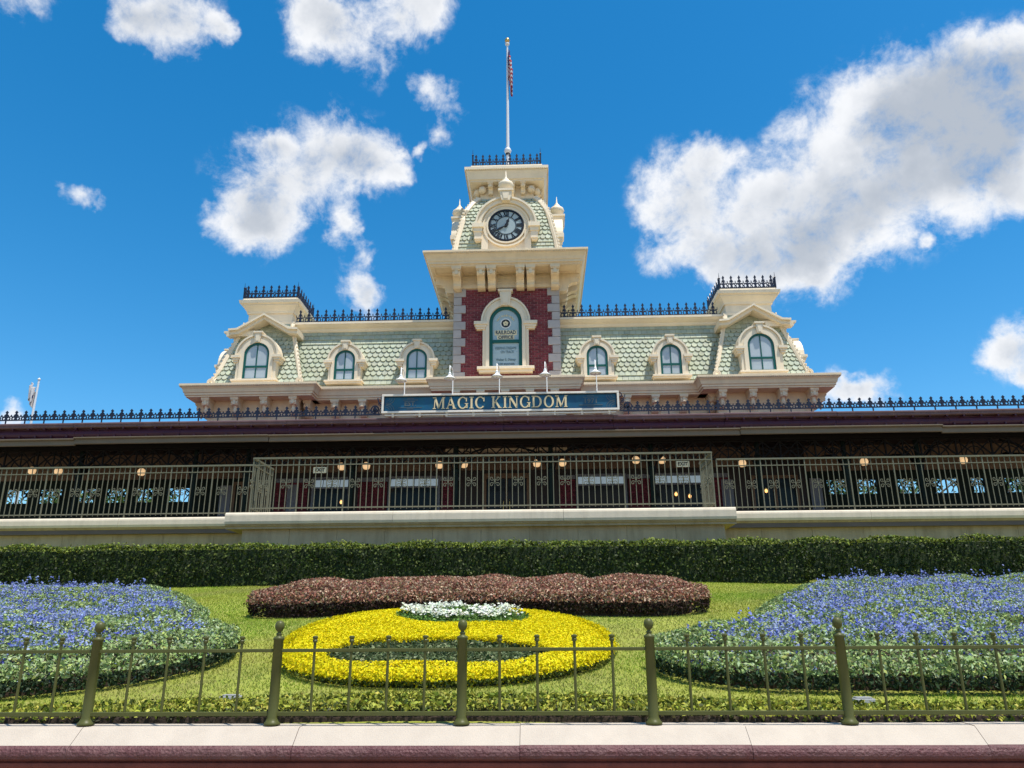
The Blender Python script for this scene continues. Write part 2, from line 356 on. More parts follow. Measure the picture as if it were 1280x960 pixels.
# ================================================================== flower beds
def inside(poly, x, y):
    poly = np.array(poly); r = np.zeros(len(x), bool); n = len(poly)
    for i in range(n):
        x0, y0 = poly[i]; x1, y1 = poly[(i+1) % n]
        c = ((y0 > y) != (y1 > y)); xi = (x1-x0)*(y-y0)/((y1-y0) if y1 != y0 else 1e-9)+x0
        r ^= c & (x < xi)
    return r
def edge_dist(poly, x, y):
    poly = np.array(poly, float); d = np.full(len(x), 1e9)
    for i in range(len(poly)):
        a = poly[i]; b = poly[(i+1) % len(poly)]; ab = b-a; L2 = (ab@ab) or 1e-9
        t = np.clip(((x-a[0])*ab[0]+(y-a[1])*ab[1])/L2, 0, 1)
        d = np.minimum(d, np.hypot(x-a[0]-t*ab[0], y-a[1]-t*ab[1]))
    return d
def smooth_poly(p, it=3):
    p = [tuple(q) for q in p]
    for _ in range(it):
        q = []
        for i in range(len(p)):
            a, b = p[i], p[(i+1) % len(p)]
            q += [(a[0]*.75+b[0]*.25, a[1]*.75+b[1]*.25), (a[0]*.25+b[0]*.75, a[1]*.25+b[1]*.75)]
        p = q
    return p
def ellipse(cx, cy, rx, ry, n=40, p=2.0):
    out = []
    for i in range(n):
        a = 2*PI*i/n; c, s = math.cos(a), math.sin(a)
        out.append((cx+rx*math.copysign(abs(c)**(2/p), c), cy+ry*math.copysign(abs(s)**(2/p), s)))
    return out
def rand_in(poly, dens, holes=()):
    p = np.array(poly); x0, y0 = p.min(0); x1, y1 = p.max(0); n = int((x1-x0)*(y1-y0)*dens)
    x = rng.uniform(x0, x1, n); y = rng.uniform(y0, y1, n); k = inside(poly, x, y)
    for h in holes: k &= ~inside(h, x, y)
    return x[k], y[k]
def bumpy(x, y, f=1.0):
    return 0.5+0.25*(np.sin(x*5.1*f+1.3*np.sin(y*3.7*f))+np.sin(y*6.3*f+1.7*np.sin(x*4.1*f)))
def mound(name, poly, h, parent, matn, edge=0.16, holes=(), inset=0.03):
    """the dark woody body below the leaves: rings from the edge to the top"""
    P = np.array(poly); c = P.mean(0); m = MB(); n = len(P)
    rings = [(1.0-inset, -0.04), (1.0-inset, h*0.45), (0.965-inset, h*0.78), (0.90, h*0.86), (0.5, h*0.86)]
    for s_, zz in rings:
        for q in P:
            x, y = c+(q-c)*s_; m.v.append((x, y, float(lz(x, y))+zz))
    m.v.append((c[0], c[1], float(lz(*c))+h*0.86))
    for i in range(len(rings)-1):
        for k in range(n): m.f.append((i*n+k, i*n+(k+1) % n, (i+1)*n+(k+1) % n, (i+1)*n+k)); m.m.append(0)
    e = (len(rings)-1)*n
    for k in range(n): m.f.append((e+k, e+(k+1) % n, len(m.v)-1)); m.m.append(0)
    return obj(name, m, parent, mats=matn)
def leaf_layer(poly, h, dens, holes=(), edge=0.22, depth=0.10, rough=0.04):
    """points through the top and sides of a bed of height h"""
    x, y = rand_in(poly, dens, holes)
    d = edge_dist(poly, x, y)
    prof = np.sqrt(np.clip(1-(1-np.clip(d/edge, 0, 1))**2, 0.0, 1))
    top = lz(x, y) + h*(0.30+0.70*prof) + rough*(bumpy(x, y)-0.5)*2
    z = top - rng.random(len(x))**2*depth
    # extra points on the outer skirt
    P = np.array(poly); seg = np.roll(P, -1, 0)-P; L = np.hypot(seg[:, 0], seg[:, 1]); tot = L.sum()
    m = int(tot*h*dens*0.85); i = rng.choice(len(P), m, p=L/tot); t = rng.random(m)
    ex = P[i, 0]+seg[i, 0]*t; ey = P[i, 1]+seg[i, 1]*t
    nx = seg[i, 1]/L[i]; ny = -seg[i, 0]/L[i]
    area = 0.5*np.sum(P[:, 0]*np.roll(P[:, 1], -1)-np.roll(P[:, 0], -1)*P[:, 1]); sg = 1 if area > 0 else -1
    nx, ny = nx*sg, ny*sg; u = rng.random(m)**0.8; off = rng.normal(0, 0.025, m)+0.03*np.sin(u*PI)
    ex += nx*off; ey += ny*off; ez = lz(ex, ey)+0.03+u*h*0.75
    pts = np.concatenate([np.stack([x, y, z], 1), np.stack([ex, ey, ez], 1)])
    e = np.clip(1-d/edge, 0, 1)[:, None]
    cx, cy = P.mean(0)
    out = np.stack([x-cx, y-cy, 0*x], 1); out /= np.linalg.norm(out, axis=1)[:, None]+1e-6
    nn = np.concatenate([np.array([[0, 0, 1.0]])*(1-0.6*e)+out*e*0.8, np.stack([nx, ny, 0*nx+0.5], 1)])
    side = np.concatenate([np.zeros(len(x)), np.ones(m)])
    return pts, nn, side
def tint(mask, a, b): return np.where(mask[:, None], a, b)

# a plain generic bedding scheme stands here: long oval of yellow foliage, a green and a white lozenge laid into it, a burgundy band behind
yel = ellipse(-0.98, 8.82, 1.70, 2.16, 56, 2.1)
green_in = ellipse(-0.97, 7.66, 1.06, 0.76, 36, 2.2)
white_in = ellipse(-0.98, 9.95, 0.78, 0.52, 30, 2.2)
t = thing('flower_bed', 'bright yellow oval flower bed in the middle of the lawn', 'flower bed', (-0.98, 8.82, float(lz(-0.98, 8.82))))
mound('planting_base', yel, 0.10, t, 'under_leaf')
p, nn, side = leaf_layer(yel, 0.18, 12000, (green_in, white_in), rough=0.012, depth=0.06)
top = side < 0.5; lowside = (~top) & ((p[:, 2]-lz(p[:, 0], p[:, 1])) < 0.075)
c = np.where(lowside[:, None], palette(len(p), [(0.10, 0.13, 0.02), (0.16, 0.17, 0.02), (0.05, 0.08, 0.015)]), palette(len(p), [(0.78, 0.66, 0.004), (0.73, 0.62, 0.006), (0.80, 0.67, 0.008), (0.60, 0.56, 0.015)], [.4, .3, .2, .1], 0.10))  # low skirt leaves greener and darker: shade under the foliage put into the colour
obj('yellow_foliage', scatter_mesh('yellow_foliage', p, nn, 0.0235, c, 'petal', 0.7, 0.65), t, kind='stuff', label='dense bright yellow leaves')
p, nn, side = leaf_layer(green_in, 0.14, 4200, rough=0.03)
c = palette(len(p), [(0.08, 0.11, 0.04), (0.13, 0.17, 0.07), (0.24, 0.27, 0.13), (0.04, 0.06, 0.02)])
obj('green_foliage', scatter_mesh('green_foliage', p, nn, 0.04, c, 'leaf', 0.6, 0.9), t, kind='stuff', label='lozenge of dark green leafy plants')
p, nn, side = leaf_layer(white_in, 0.24, 4000, rough=0.03)
c = palette(len(p), [(0.10, 0.20, 0.04), (0.16, 0.28, 0.06), (0.07, 0.13, 0.03)])
obj('white_flower_foliage', scatter_mesh('white_flower_foliage', p, nn, 0.036, c, 'leaf', 0.6, 0.9), t, kind='stuff')
x, y = rand_in(white_in, 1500); z = lz(x, y)+0.26+rng.normal(0, 0.018, len(x)); k = bumpy(x, y, 1.6) > 0.42
c = palette(int(k.sum()), [(0.74, 0.74, 0.66), (0.66, 0.70, 0.52)], jit=0.1)
obj('white_blossoms', scatter_mesh('white_blossoms', np.stack([x, y, z], 1)[k], np.array([[0, -0.3, 1.0]])  .repeat(k.sum(), 0), 0.036, c, 'petal', 0.9, 0.5), t, kind='stuff', label='white blossoms inside the yellow bed')

# burgundy band behind: one long curved strip
def strip(ctr, half):
    L_, R_ = [], []
    for i, (x, y) in enumerate(ctr):
        a = ctr[max(i-1, 0)]; b = ctr[min(i+1, len(ctr)-1)]; d = math.hypot(b[0]-a[0], b[1]-a[1])
        nx, ny = -(b[1]-a[1])/d, (b[0]-a[0])/d; h = half(i/(len(ctr)-1))
        L_.append((x+nx*h, y+ny*h)); R_.append((x-nx*h, y-ny*h))
    return R_ + L_[::-1]
ctr = [(-4.15+6.45*i/24, 11.35+1.15*math.sin(PI*i/24)) for i in range(25)]
bur = smooth_poly(strip(ctr, lambda u: 0.95*max(0.02, (1-abs(2*u-1)**3.2))**0.5), 1)
t = thing('flower_bed', 'long curved bed of burgundy brown foliage behind the yellow oval bed', 'flower bed', (-0.9, 12.2, float(lz(-0.9, 12.2))))
mound('planting_base', bur, 0.34, t, 'soil', inset=0.06)
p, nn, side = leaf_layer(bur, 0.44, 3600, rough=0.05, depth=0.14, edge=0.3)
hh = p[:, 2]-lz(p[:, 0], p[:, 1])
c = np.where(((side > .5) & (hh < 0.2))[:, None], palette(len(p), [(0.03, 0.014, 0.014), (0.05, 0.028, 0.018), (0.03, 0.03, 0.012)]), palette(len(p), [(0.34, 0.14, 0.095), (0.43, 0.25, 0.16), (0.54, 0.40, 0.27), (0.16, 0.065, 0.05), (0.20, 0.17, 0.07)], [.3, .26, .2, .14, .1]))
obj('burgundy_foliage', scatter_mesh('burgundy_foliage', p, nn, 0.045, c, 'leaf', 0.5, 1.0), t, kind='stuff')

# blue flower beds
def blue_bed(label, poly, loc):
    t = thing('flower_bed', label, 'flower bed', (loc[0], loc[1], float(lz(*loc))), None)
    mound('planting_base', poly, 0.30, t, 'soil', inset=0.05)
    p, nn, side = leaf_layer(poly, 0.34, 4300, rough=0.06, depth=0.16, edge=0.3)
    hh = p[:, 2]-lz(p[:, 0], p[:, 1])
    c = np.where(((side > .5) & (hh < 0.15))[:, None], palette(len(p), [(0.03, 0.05, 0.025), (0.05, 0.08, 0.035)]), palette(len(p), [(0.22, 0.32, 0.10), (0.34, 0.43, 0.17), (0.40, 0.48, 0.27), (0.42, 0.48, 0.14), (0.08, 0.12, 0.045)], [.28, .27, .2, .1, .15]))  # bottom of the skirt coloured dark to stand for its shadow
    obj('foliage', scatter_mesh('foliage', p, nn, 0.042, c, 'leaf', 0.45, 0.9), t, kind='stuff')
    x, y = rand_in(poly, 430); k = (bumpy(x+3, y, 0.45)*0.7+rng.normal(0.15, 0.25, len(x))) > 0.55; x, y = x[k], y[k]
    d = edge_dist(poly, x, y); z = lz(x, y)+0.36*(0.35+0.65*np.clip(d/0.3, 0, 1))+rng.uniform(-0.03, 0.035, len(x))
    # every blossom head is a few petals
    P = np.stack([x, y, z], 1).repeat(4, 0)+rng.normal(0, 0.014, (len(x)*4, 3))
    c = palette(len(x), [(0.15, 0.19, 0.46), (0.24, 0.29, 0.54), (0.34, 0.40, 0.58), (0.07, 0.08, 0.42)], [.3, .32, .25, .13], 0.15).repeat(4, 0)
    obj('blue_blossoms', scatter_mesh('blue_blossoms', P, np.array([[0, -0.3, 1.0]]).repeat(len(P), 0), 0.024, c, 'petal', 0.8, 0.8), t, kind='stuff')
    x, y = rand_in(poly, 14); k = edge_dist(poly, x, y) > 0.28; x, y = x[k], y[k]; z = lz(x, y)+0.36+rng.uniform(0.03, 0.10, len(x))
    P = np.stack([x, y, z], 1).repeat(6, 0)+rng.normal(0, 0.02, (len(x)*6, 3))*np.array([0.6, 0.6, 1.8])
    c = palette(len(P), [(0.16, 0.2, 0.5), (0.26, 0.31, 0.6)], jit=0.2)
    obj('flower_spikes', scatter_mesh('flower_spikes', P, np.array([[0, -1, 0.6]]).repeat(len(P), 0), 0.03, c, 'petal', 0.8, 0.8), t, kind='stuff')
LB = smooth_poly([(-5.9, 6.3), (-4.5, 6.6), (-3.9, 6.85), (-3.4, 7.25), (-3.1, 7.85), (-3.25, 8.55), (-4.0, 8.75), (-4.05, 9.6), (-4.55, 10.4), (-5.2, 11.6), (-6.1, 12.75), (-7.6, 13.2), (-10.2, 13.0), (-10.6, 11.8)], 2)
RB = smooth_poly([(5.2, 6.35), (3.7, 6.55), (2.1, 6.62), (1.5, 6.72), (1.12, 7.1), (1.02, 7.75), (1.35, 8.25), (1.9, 8.4), (2.4, 9.2), (2.75, 10.1), (3.7, 11.6), (4.3, 12.75), (5.6, 13.3), (9.9, 13.6), (10.4, 12.4)], 2)
blue_bed('bed of small blue flowers and grey green leaves on the left of the lawn', LB, (-6.5, 9.5))
blue_bed('bed of small blue flowers and grey green leaves on the right of the lawn', RB, (5.0, 9.5))

# grass blades on the open lawn
lawn_poly = [(-12, 6.15), (10.5, 6.15), (12.5, 17.3), (-14, 17.3)]
x, y = rand_in(lawn_poly, 2300, (yel, bur, LB, RB)); n = len(x); z = lz(x, y)
h = rng.uniform(0.012, 0.028, n); a = rng.uniform(0, PI, n); w = rng.uniform(0.004, 0.008, n); le = rng.normal(0, 0.014, (n, 2))
v = np.empty((n, 3, 3)); v[:, 0] = np.stack([x-w*np.cos(a), y-w*np.sin(a), z-0.004], 1); v[:, 1] = np.stack([x+w*np.cos(a), y+w*np.sin(a), z-0.004], 1); v[:, 2] = np.stack([x+le[:, 0], y+le[:, 1], z+h], 1)
dry = np.clip(np.clip(bumpy(x*0.5, y*0.42, 0.7)*1.3-0.55, 0, 1)+0.9*np.exp(-((x+1.3)/1.5)**2-((y-6.42)/0.30)**2)+0.5*np.exp(-((x+2.9)/0.5)**2-((y-8.6)/0.9)**2), 0, 1)*rng.random(n)**0.6
grn = np.clip(bumpy(x*0.9+7, y*0.6, 0.5)*1.6-0.3, 0, 1)[:, None]
c = (palette(n, [(0.36, 0.38, 0.05), (0.40, 0.42, 0.07), (0.28, 0.32, 0.04)], jit=0.2)*(1-grn)+grn*palette(n, [(0.24, 0.35, 0.035), (0.30, 0.40, 0.05), (0.18, 0.28, 0.025)], jit=0.2))*(1-dry[:, None])+dry[:, None]*np.array([0.36, 0.29, 0.12])
g = obj('grass', quads('grass', v, c, 'leaf', 3)); tag(g, 'short mown green grass with drier patches on the sloping lawn', 'grass', kind='stuff')

# ================================================================== hedges
def hedge(label, x0, x1, yf, yb, ztop, wob, dens=800, name='hedge'):
    t = thing(name, label, 'hedge', ((x0+x1)/2, (yf+yb)/2, gz(yf)))
    zb = gz(yf)-0.05
    m = MB(); m.box(x0+.08, x1-.08, yf+.09, yb-.05, zb, ztop-.09); obj('branches', m, t, mats='under_leaf')
    P = []; Nn = []; sd_ = []
    for (a, nrm) in (('front', (0, -1, .25)), ('top', (0, 0, 1)), ('left', (-1, 0, .2)), ('right', (1, 0, .2))):
        if a == 'front': n = int((x1-x0)*(ztop-zb)*dens); x = rng.uniform(x0, x1, n); z = rng.uniform(zb+.02, ztop, n); y = np.full(n, yf)
        elif a == 'top': n = int((x1-x0)*(yb-yf)*dens*.9); x = rng.uniform(x0, x1, n); y = rng.uniform(yf, yb, n); z = np.full(n, ztop)
        else:
            n = int((yb-yf)*(ztop-zb)*dens); y = rng.uniform(yf, yb, n); z = rng.uniform(zb, ztop, n); x = np.full(n, x0 if a == 'left' else x1)
        p = np.stack([x, y, z], 1); bu = (bumpy(x*0.8+z*0.7, z*1.3+y*0.9, 0.9)-0.5)
        p += np.array(nrm)*((bu*wob*2)+rng.normal(0, .022, n))[:, None]
        # soft shoulder between front and top
        if a == 'front': p[:, 1] += np.clip((z-(ztop-.14))/.14, 0, 1)**2*.09
        if a == 'top': p[:, 2] -= np.clip((yf+.14-y)/.14, 0, 1)**2*.07
        P.append(p); Nn.append(np.array([nrm]).repeat(n, 0)); sd_.append(np.full(n, a == 'top'))
    P = np.concatenate(P); Nn = np.concatenate(Nn); top = np.concatenate(sd_)
    c = tint(top, palette(len(P), [(0.16, 0.20, 0.03), (0.23, 0.27, 0.045), (0.10, 0.14, 0.025)]), palette(len(P), [(0.028, 0.046, 0.009), (0.046, 0.070, 0.013), (0.11, 0.13, 0.035), (0.012, 0.020, 0.005)], [.36, .26, .12, .26]))  # bright sunlit top and dark shaded sides are put into the leaf colours
    obj('foliage', scatter_mesh('foliage', P, Nn, 0.062, c, 'leaf', 0.6, 0.75), t, kind='stuff')
    return t
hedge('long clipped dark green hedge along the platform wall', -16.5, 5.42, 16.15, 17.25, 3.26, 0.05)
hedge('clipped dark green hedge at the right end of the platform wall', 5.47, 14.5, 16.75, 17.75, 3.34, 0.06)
# low yellow-green edging right behind the seat wall
t = thing('edging_hedge', 'low yellow green clipped edging plants behind the olive fence', 'hedge', (-0.3, 6.0, gz(6.0)))
edge = [(-5.6, 5.71), (5.0, 5.71), (5.0, 5.92), (-5.6, 5.92)]
p, nn, side = leaf_layer(edge, 0.125, 5200, edge=0.09, rough=0.035, depth=0.06)
hh = p[:, 2]-lz(p[:, 0], p[:, 1])
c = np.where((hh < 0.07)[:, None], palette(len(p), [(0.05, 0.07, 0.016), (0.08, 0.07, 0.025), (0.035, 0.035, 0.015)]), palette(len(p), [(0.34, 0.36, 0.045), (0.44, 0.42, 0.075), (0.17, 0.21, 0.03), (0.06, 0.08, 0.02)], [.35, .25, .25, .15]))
obj('foliage', scatter_mesh('foliage', p, nn, 0.038, c, 'leaf', 0.5, 1.1), t, kind='stuff')
m = MB(); m.box(-5.7, 5.1, 5.66, 5.95, gz(5.9)-.1, gz(5.9)+0.035); obj('soil', m, t, mats='soil')
for lx, ly, lab in ((-2.45, 6.42, 'small grey irrigation box in the grass below the yellow bed'), (2.42, 6.36, 'small grey irrigation box in the grass below the right blue bed')):
    o = thing('irrigation_box', lab, 'box', (lx, ly, float(lz(lx, ly))))
    m = MB(); m.frust((-.09, .09, -.06, .06), -0.03, (-.075, .075, -.05, .05), .035); obj('body', m, o, loc=(lx, ly, float(lz(lx, ly))), mats='grey_metal', bevel=.006)
    m = MB(); m.box(-.06, .06, -.035, .035, .035, .045); obj('lid', m, o, loc=(lx, ly, float(lz(lx, ly))), mats='grey_metal', bevel=.004)

# ================================================================== seat wall with fence in front
wall = thing('garden_wall', 'low maroon garden wall with a broad pale stone coping', 'wall', (0, 5.45, 0))
m = MB(); prof = [(5.40, 0), (5.40, .60), (5.375, .62), (5.375, .66), (5.39, .675), (5.39, .70), (5.36, .715), (5.36, .745), (5.345, .755), (5.345, .778), (5.36, .785), (5.36, .797), (5.60, .797), (5.60, 0)]
m.prism(prof, -9, 9, 'x'); obj('wall_face', m, wall, mats='maroon_wall', bevel=.004)
xs = [-8.85+1.45*i for i in range(13)]
for i in range(len(xs)-1):
    a, b = xs[i]+.0015, xs[i+1]-.0015
    m = MB()
    pr = [(5.315, .800), (5.300, .808), (5.292, .825), (5.292, .848), (5.300, .868), (5.318, .884), (5.432, .972), (5.445, .978), (5.60, .982), (5.60, .800)]
    n = len(pr); m.v = [(a, *q) for q in pr]+[(b, *q) for q in pr]
    for k in range(n): m.f.append((k, n+k, n+(k+1) % n, (k+1) % n)); m.m.append(0 if k in (5, 6, 7) else 1)
    m.f.append(tuple(range(n))); m.m.append(1); m.f.append(tuple(range(2*n-1, n-1, -1))); m.m.append(1)
    obj('coping_stone', m, wall, mats=['seat_stone', 'maroon_stone'], loc=(0, random.uniform(-.003, .003), random.uniform(-.002, .002)))
fence = thing('garden_fence', 'low olive green metal fence with ball topped posts on the seat wall', 'fence', (0, 5.5, .985))
m = MB(); m.lathe([(.055, 0), (.055, .012), (.044, .022), (.034, .045), (.033, .535), (.037, .537), (.037, .551), (.024, .558), (.015, .566), (.020, .570), (.020, .577), (.012, .582), (.0125, .590), (.022, .597), (.029, .609), (.0325, .624), (.0315, .638), (.026, .651), (.016, .660), (.004, .663)], n=14)
post_me = m.mesh('post', 'fence_olive'); post_me.polygons.foreach_set('use_smooth', [True]*len(post_me.polygons))
m = MB(); m.lathe([(.0095, .07), (.0095, .515), (.016, .52), (.018, .532), (.013, .538), (.020, .549), (.020, .556), (.008, .562)], n=8); pick_me = m.mesh('picket', 'fence_olive')
FX = [-3.07-1.265*2+1.265*i for i in range(9)]
def fy(x): return 5.5
for x in FX: obj('post', post_me, fence, (x, fy(x), .985))
for i in range(len(FX)-1):
    for zz, hz in ((1.452, .011), (1.052, .013)):
        m = MB(); m.box(FX[i]+.028, FX[i+1]-.028, -.013, .013, -hz, hz); obj('rail', m, fence, (0, 5.5, zz), mats='fence_olive', bevel=.003)
    for k in range(1, 5):
        obj('picket', pick_me, fence, (FX[i]+1.265*k/5, 5.5, .985))

# ================================================================== retaining wall and platform
rw = thing('retaining_wall', 'stained beige concrete platform wall with pale coping behind the hedge', 'wall', (-1.4, 19, 2.5))
def wall_run(x0, x1, y, zb, zt, step, wname='wall_panel'):
    n = max(1, round((x1-x0)/step)); w = (x1-x0)/n
    m = MB(); m.box(0, w-.006, 0, .3, 0, zt-zb); me = m.mesh(wname, 'concrete')
    for i in range(n): obj(wname, me, rw, (x0+i*w+.006, y+random.uniform(-.004, .004), zb))
def coping_run(x0, x1, y0, y1, z0, z1, step):
    n = max(1, round((x1-x0)/step)); w = (x1-x0)/n
    m = MB(); m.prism([(0, 0.06), (.02, .0), (y1-y0, 0), (y1-y0, z1-z0), (.05, z1-z0), (.012, z1-z0-.03), (0, z1-z0-.07)], 0.003, w-.003, 'x'); me = m.mesh('coping_stone', 'coping')
    for i in range(n): obj('coping_stone', me, rw, (x0+i*w, y0, z0))
    m = MB(); m.prism([(.10, -.10), (.10, -.06), (.06, -.03), (.06, 0), (y1-y0, 0), (y1-y0, -.10)], 0, x1-x0, 'x'); obj('moulding', m, rw, (x0, y0, z0-.002), mats='concrete')
m = MB(); m.box(-6.94, 4.2, 18.02, 21, 1.5, 3.88); m.box(-17.5, -6.94, 19.62, 21, 1.5, 3.98); m.box(4.2, 15.5, 19.62, 21, 1.5, 3.98); obj('wall_core', m, rw, mats='concrete')
wall_run(-6.97, 4.23, 17.96, 2.3, 3.86, 1.12)
wall_run(-17.5, -6.99, 19.56, 2.3, 3.97, 1.3); wall_run(4.25, 15.5, 19.56, 2.3, 3.97, 1.3)
coping_run(-7.32, 4.47, 17.72, 19.4, 3.90, 4.17, 3.93)
coping_run(-17.5, -7.33, 19.32, 20.2, 4.06, 4.30, 3.4); coping_run(4.48, 15.5, 19.32, 20.2, 4.06, 4.30, 3.67)
m = MB(); m.box(-17.5, 15.5, 19.41, 40, 3.9, 4.2)
structure(obj('platform', m, mats='platform_floor'))

# railings ---------------------------------------------------------
def curl(r, turns=1.15, a0=0, n=14, sgn=1):
    return [((r*(1-.72*i/n))*math.cos(R(a0)+sgn*turns*2*PI*i/n), (r*(1-.72*i/n))*math.sin(R(a0)+sgn*turns*2*PI*i/n)) for i in range(n+1)]
def scroll_mesh(matn, s=1.0):
    m = MB()
    for sx in (-1, 1):
        for sz in (-1, 1):
            p = [(sx*(.062*s+q[0]), sz*(.062*s+q[1])) for q in curl(.045*s, 1.1, 200)]
            m.ribbon([(0, 0)]+p, .012*s, -.008, .008)
    m.box(-.016*s, .016*s, -.012, .012, -.016*s, .016*s)
    return m.mesh('scroll', matn)
SCR = scroll_mesh('rail_olive', 1.15)
def railing(label, pts, z0, z1, phase=0):
    """pts: plan polyline"""
    t = thing('platform_railing', label, 'railing', (pts[0][0], pts[0][1], z0))
    m = MB(); m.box(-.0085, .0085, -.0085, .0085, 0, z1-z0-.02); bal = m.mesh('baluster', 'rail_olive')
    m = MB(); m.box(-.014, .014, -.014, .014, -.09, z1-z0-.02); pst = m.mesh('post', 'rail_olive')
    for i in range(len(pts)-1):
        a, b = Vector((*pts[i], 0)), Vector((*pts[i+1], 0)); L = (b-a).length; d = (b-a)/L; rz = math.atan2(d.y, d.x)
        for zz, h, w in ((z1-.02, .020, .030), (z1-.19, .011, .016), (z0+.05, .013, .018)):
            m = MB(); m.box(0, L, -w, w, -h, h); obj('rail', m, t, (a.x, a.y, zz), rz, mats='rail_olive')
        n = round(L/.139); k = 0
        for j in range(n+1):
            p = a+d*(L*j/n)
            big = j % 8 == 0
            obj('post' if big else 'baluster', pst if big else bal, t, (p.x, p.y, z0), rz)
            if j % 4 == 2: obj('scroll', SCR, t, (p.x, p.y-.018*(1 if abs(d.x) > .5 else 0), z0+.62), rz)
    return t
railing('grey green iron railing on the projecting middle of the platform', [(-6.86, 19.35), (-6.86, 18.0), (4.07, 18.0), (4.07, 19.35)], 4.25, 5.52)
railing('grey green iron railing along the left wing of the platform', [(-17.4, 19.6), (-7.42, 19.6)], 4.38, 5.69)
railing('grey green iron railing along the right wing of the platform', [(4.55, 19.6), (15.4, 19.6)], 4.38, 5.68)

# ================================================================== station building
S = thing('station_building', 'Victorian railway station with brick clock tower and green shingled mansard roofs', 'building', (XC, 25, 4.2))

# -- shingles -------------------------------------------------------
def shingle_rows(m, P0, S_, T, Nn, w_top, w_bot, height, row=.15, wid=.155, pattern=None, hole=None):
    """P0 top centre; S_ along, T down-slope, Nn outward; trapezoid widths"""
    nrow = max(1, round(height/row))
    row = height/nrow
    for r in range(nrow):
        t0 = r*row; W_ = w_top+(w_bot-w_top)*(t0+row*.6)/height
        style = pattern(r, nrow) if pattern else 'round'
        n = int(W_/wid)+2; off = (r % 2)*.5
        for i in range(-n//2-1, n//2+2):
            s0 = (i+off)*wid; s1 = s0+wid-.010; a, b = max(s0, -W_/2), min(s1, W_/2)
            if b-a < .03: continue
            cx = (a+b)/2
            if hole and hole(cx, t0+row*.5): continue
            full = (b-a) > wid*.8
            base = (0.40, 0.425, 0.32); k = random.uniform(.86, 1.10); m.col = (base[0]*k*random.uniform(.97, 1.03), base[1]*k, base[2]*k*random.uniform(.95, 1.05))
            tb = t0+row*1.12
            if style == 'round' and full:
                h = (b-a)/2; low = [(cx+h*math.cos(u), tb-h*1.05+h*1.05*math.sin(u)) for u in (0, .6, 1.1, 1.57, 2.04, 2.54, PI)]
                low = low[::-1]
                out = [(a, t0)] + low + [(b, t0)]
            else: out = [(a, t0), (a, tb-.01), (b, tb-.01), (b, t0)]
            q = [P0+S_*u+T*v+Nn*(.006+.042*(v-t0)/(row*1.12)) for u, v in out]
            nq = len(q)
            lo = [P0+S_*u+T*v+Nn*0.0 for u, v in out]
            fs = [tuple(range(nq))]
            fs += [(j+1, j, nq+j, nq+j+1) for j in range(nq-1)]
            m._add(q+lo, fs)
PAT = lambda r, n: 'square' if (r < 4 or r >= n-3) else 'round'

# -- reusable crest piece -------------------------------------------
def crest_mesh(pitch, h, name):
    m = MB(); p = pitch
    y0, y1 = -.012, .012
    def C(cx, cz, rx, rz, a0, a1, w=.030, n=10): m.ribbon(arc(cx*p, cz*h, rx*p, a0, a1, n, rz*h), w, y0, y1)
    m.box(-p/2, p/2, y0, y1, 0, .03*h/.4)
    # lower pair of curling loops
    C(-.23, .20, .17, .14, -70, 250); C(.23, .20, .17, .14, 250, -70)
    m.box(-p/2, p/2, y0-.002, y1+.002, .36*h, .36*h+.02)
    # upper cross with flared arms and spear tip
    m.box(-.023, .023, y0-.003, y1+.003, .02, .80*h)
    C(-.2, .66, .2, .16, -100, 10, .034); C(.2, .66, .2, .16, 280, 170, .034)
    m.prism([(-.06, .60*h), (0, .53*h), (.06, .60*h), (0, .67*h)], y0-.005, y1+.005)
    m.prism([(-.048, .82*h), (0, .72*h), (.048, .82*h), (.0, 1.0*h)], y0-.004, y1+.004)
    # half-height spike between neighbours
    m.prism([(-p/2-.0, .38*h), (-p/2+.022, .50*h), (-p/2, .60*h)], y0, y1); m.prism([(p/2, .38*h), (p/2, .60*h), (p/2-.022, .50*h)], y0, y1)
    return m.mesh(name, 'iron')
CREST = crest_mesh(.31, .50, 'crest_finial')
def crest_run(parent, a, b, z, me, pitch, post_h=None, name='crest_finial'):
    a, b = Vector(a), Vector(b); L = (b-a).length; d = (b-a)/L; n = max(1, round(L/pitch)); rz = math.atan2(d.y, d.x)
    for i in range(n):
        p = a+d*(L*(i+.5)/n); obj(name, me, parent, (p.x, p.y, z), rz)
def crest_rect(parent, x0, x1, y0, y1, z, me, pitch, h, nm='roof_crest'):
    m = MB()
    for (a, b) in (((x0, y0), (x1, y0)), ((x1, y0), (x1, y1)), ((x1, y1), (x0, y1)), ((x0, y1), (x0, y0))):
        xa, xb = min(a[0], b[0]), max(a[0], b[0]); ya, yb = min(a[1], b[1]), max(a[1], b[1])
        m.box(xa-.016, xb+.016, ya-.016, yb+.016, z-.002, z+.02)
    for x in (x0, x1):
        for y in (y0, y1): m.lathe([(.03, 0), (.03, h*.9), (.045, h*.95), (.012, h*1.05), (.004, h*1.45)], (x, y, z), 6)
    c = obj(nm, m, parent, mats='iron')
    for (a, b) in (((x0, y0), (x1, y0)), ((x1, y0), (x1, y1)), ((x0, y1), (x1, y1)), ((x0, y0), (x0, y1))):
        crest_run(c, a, b, z, me, pitch)
    return c

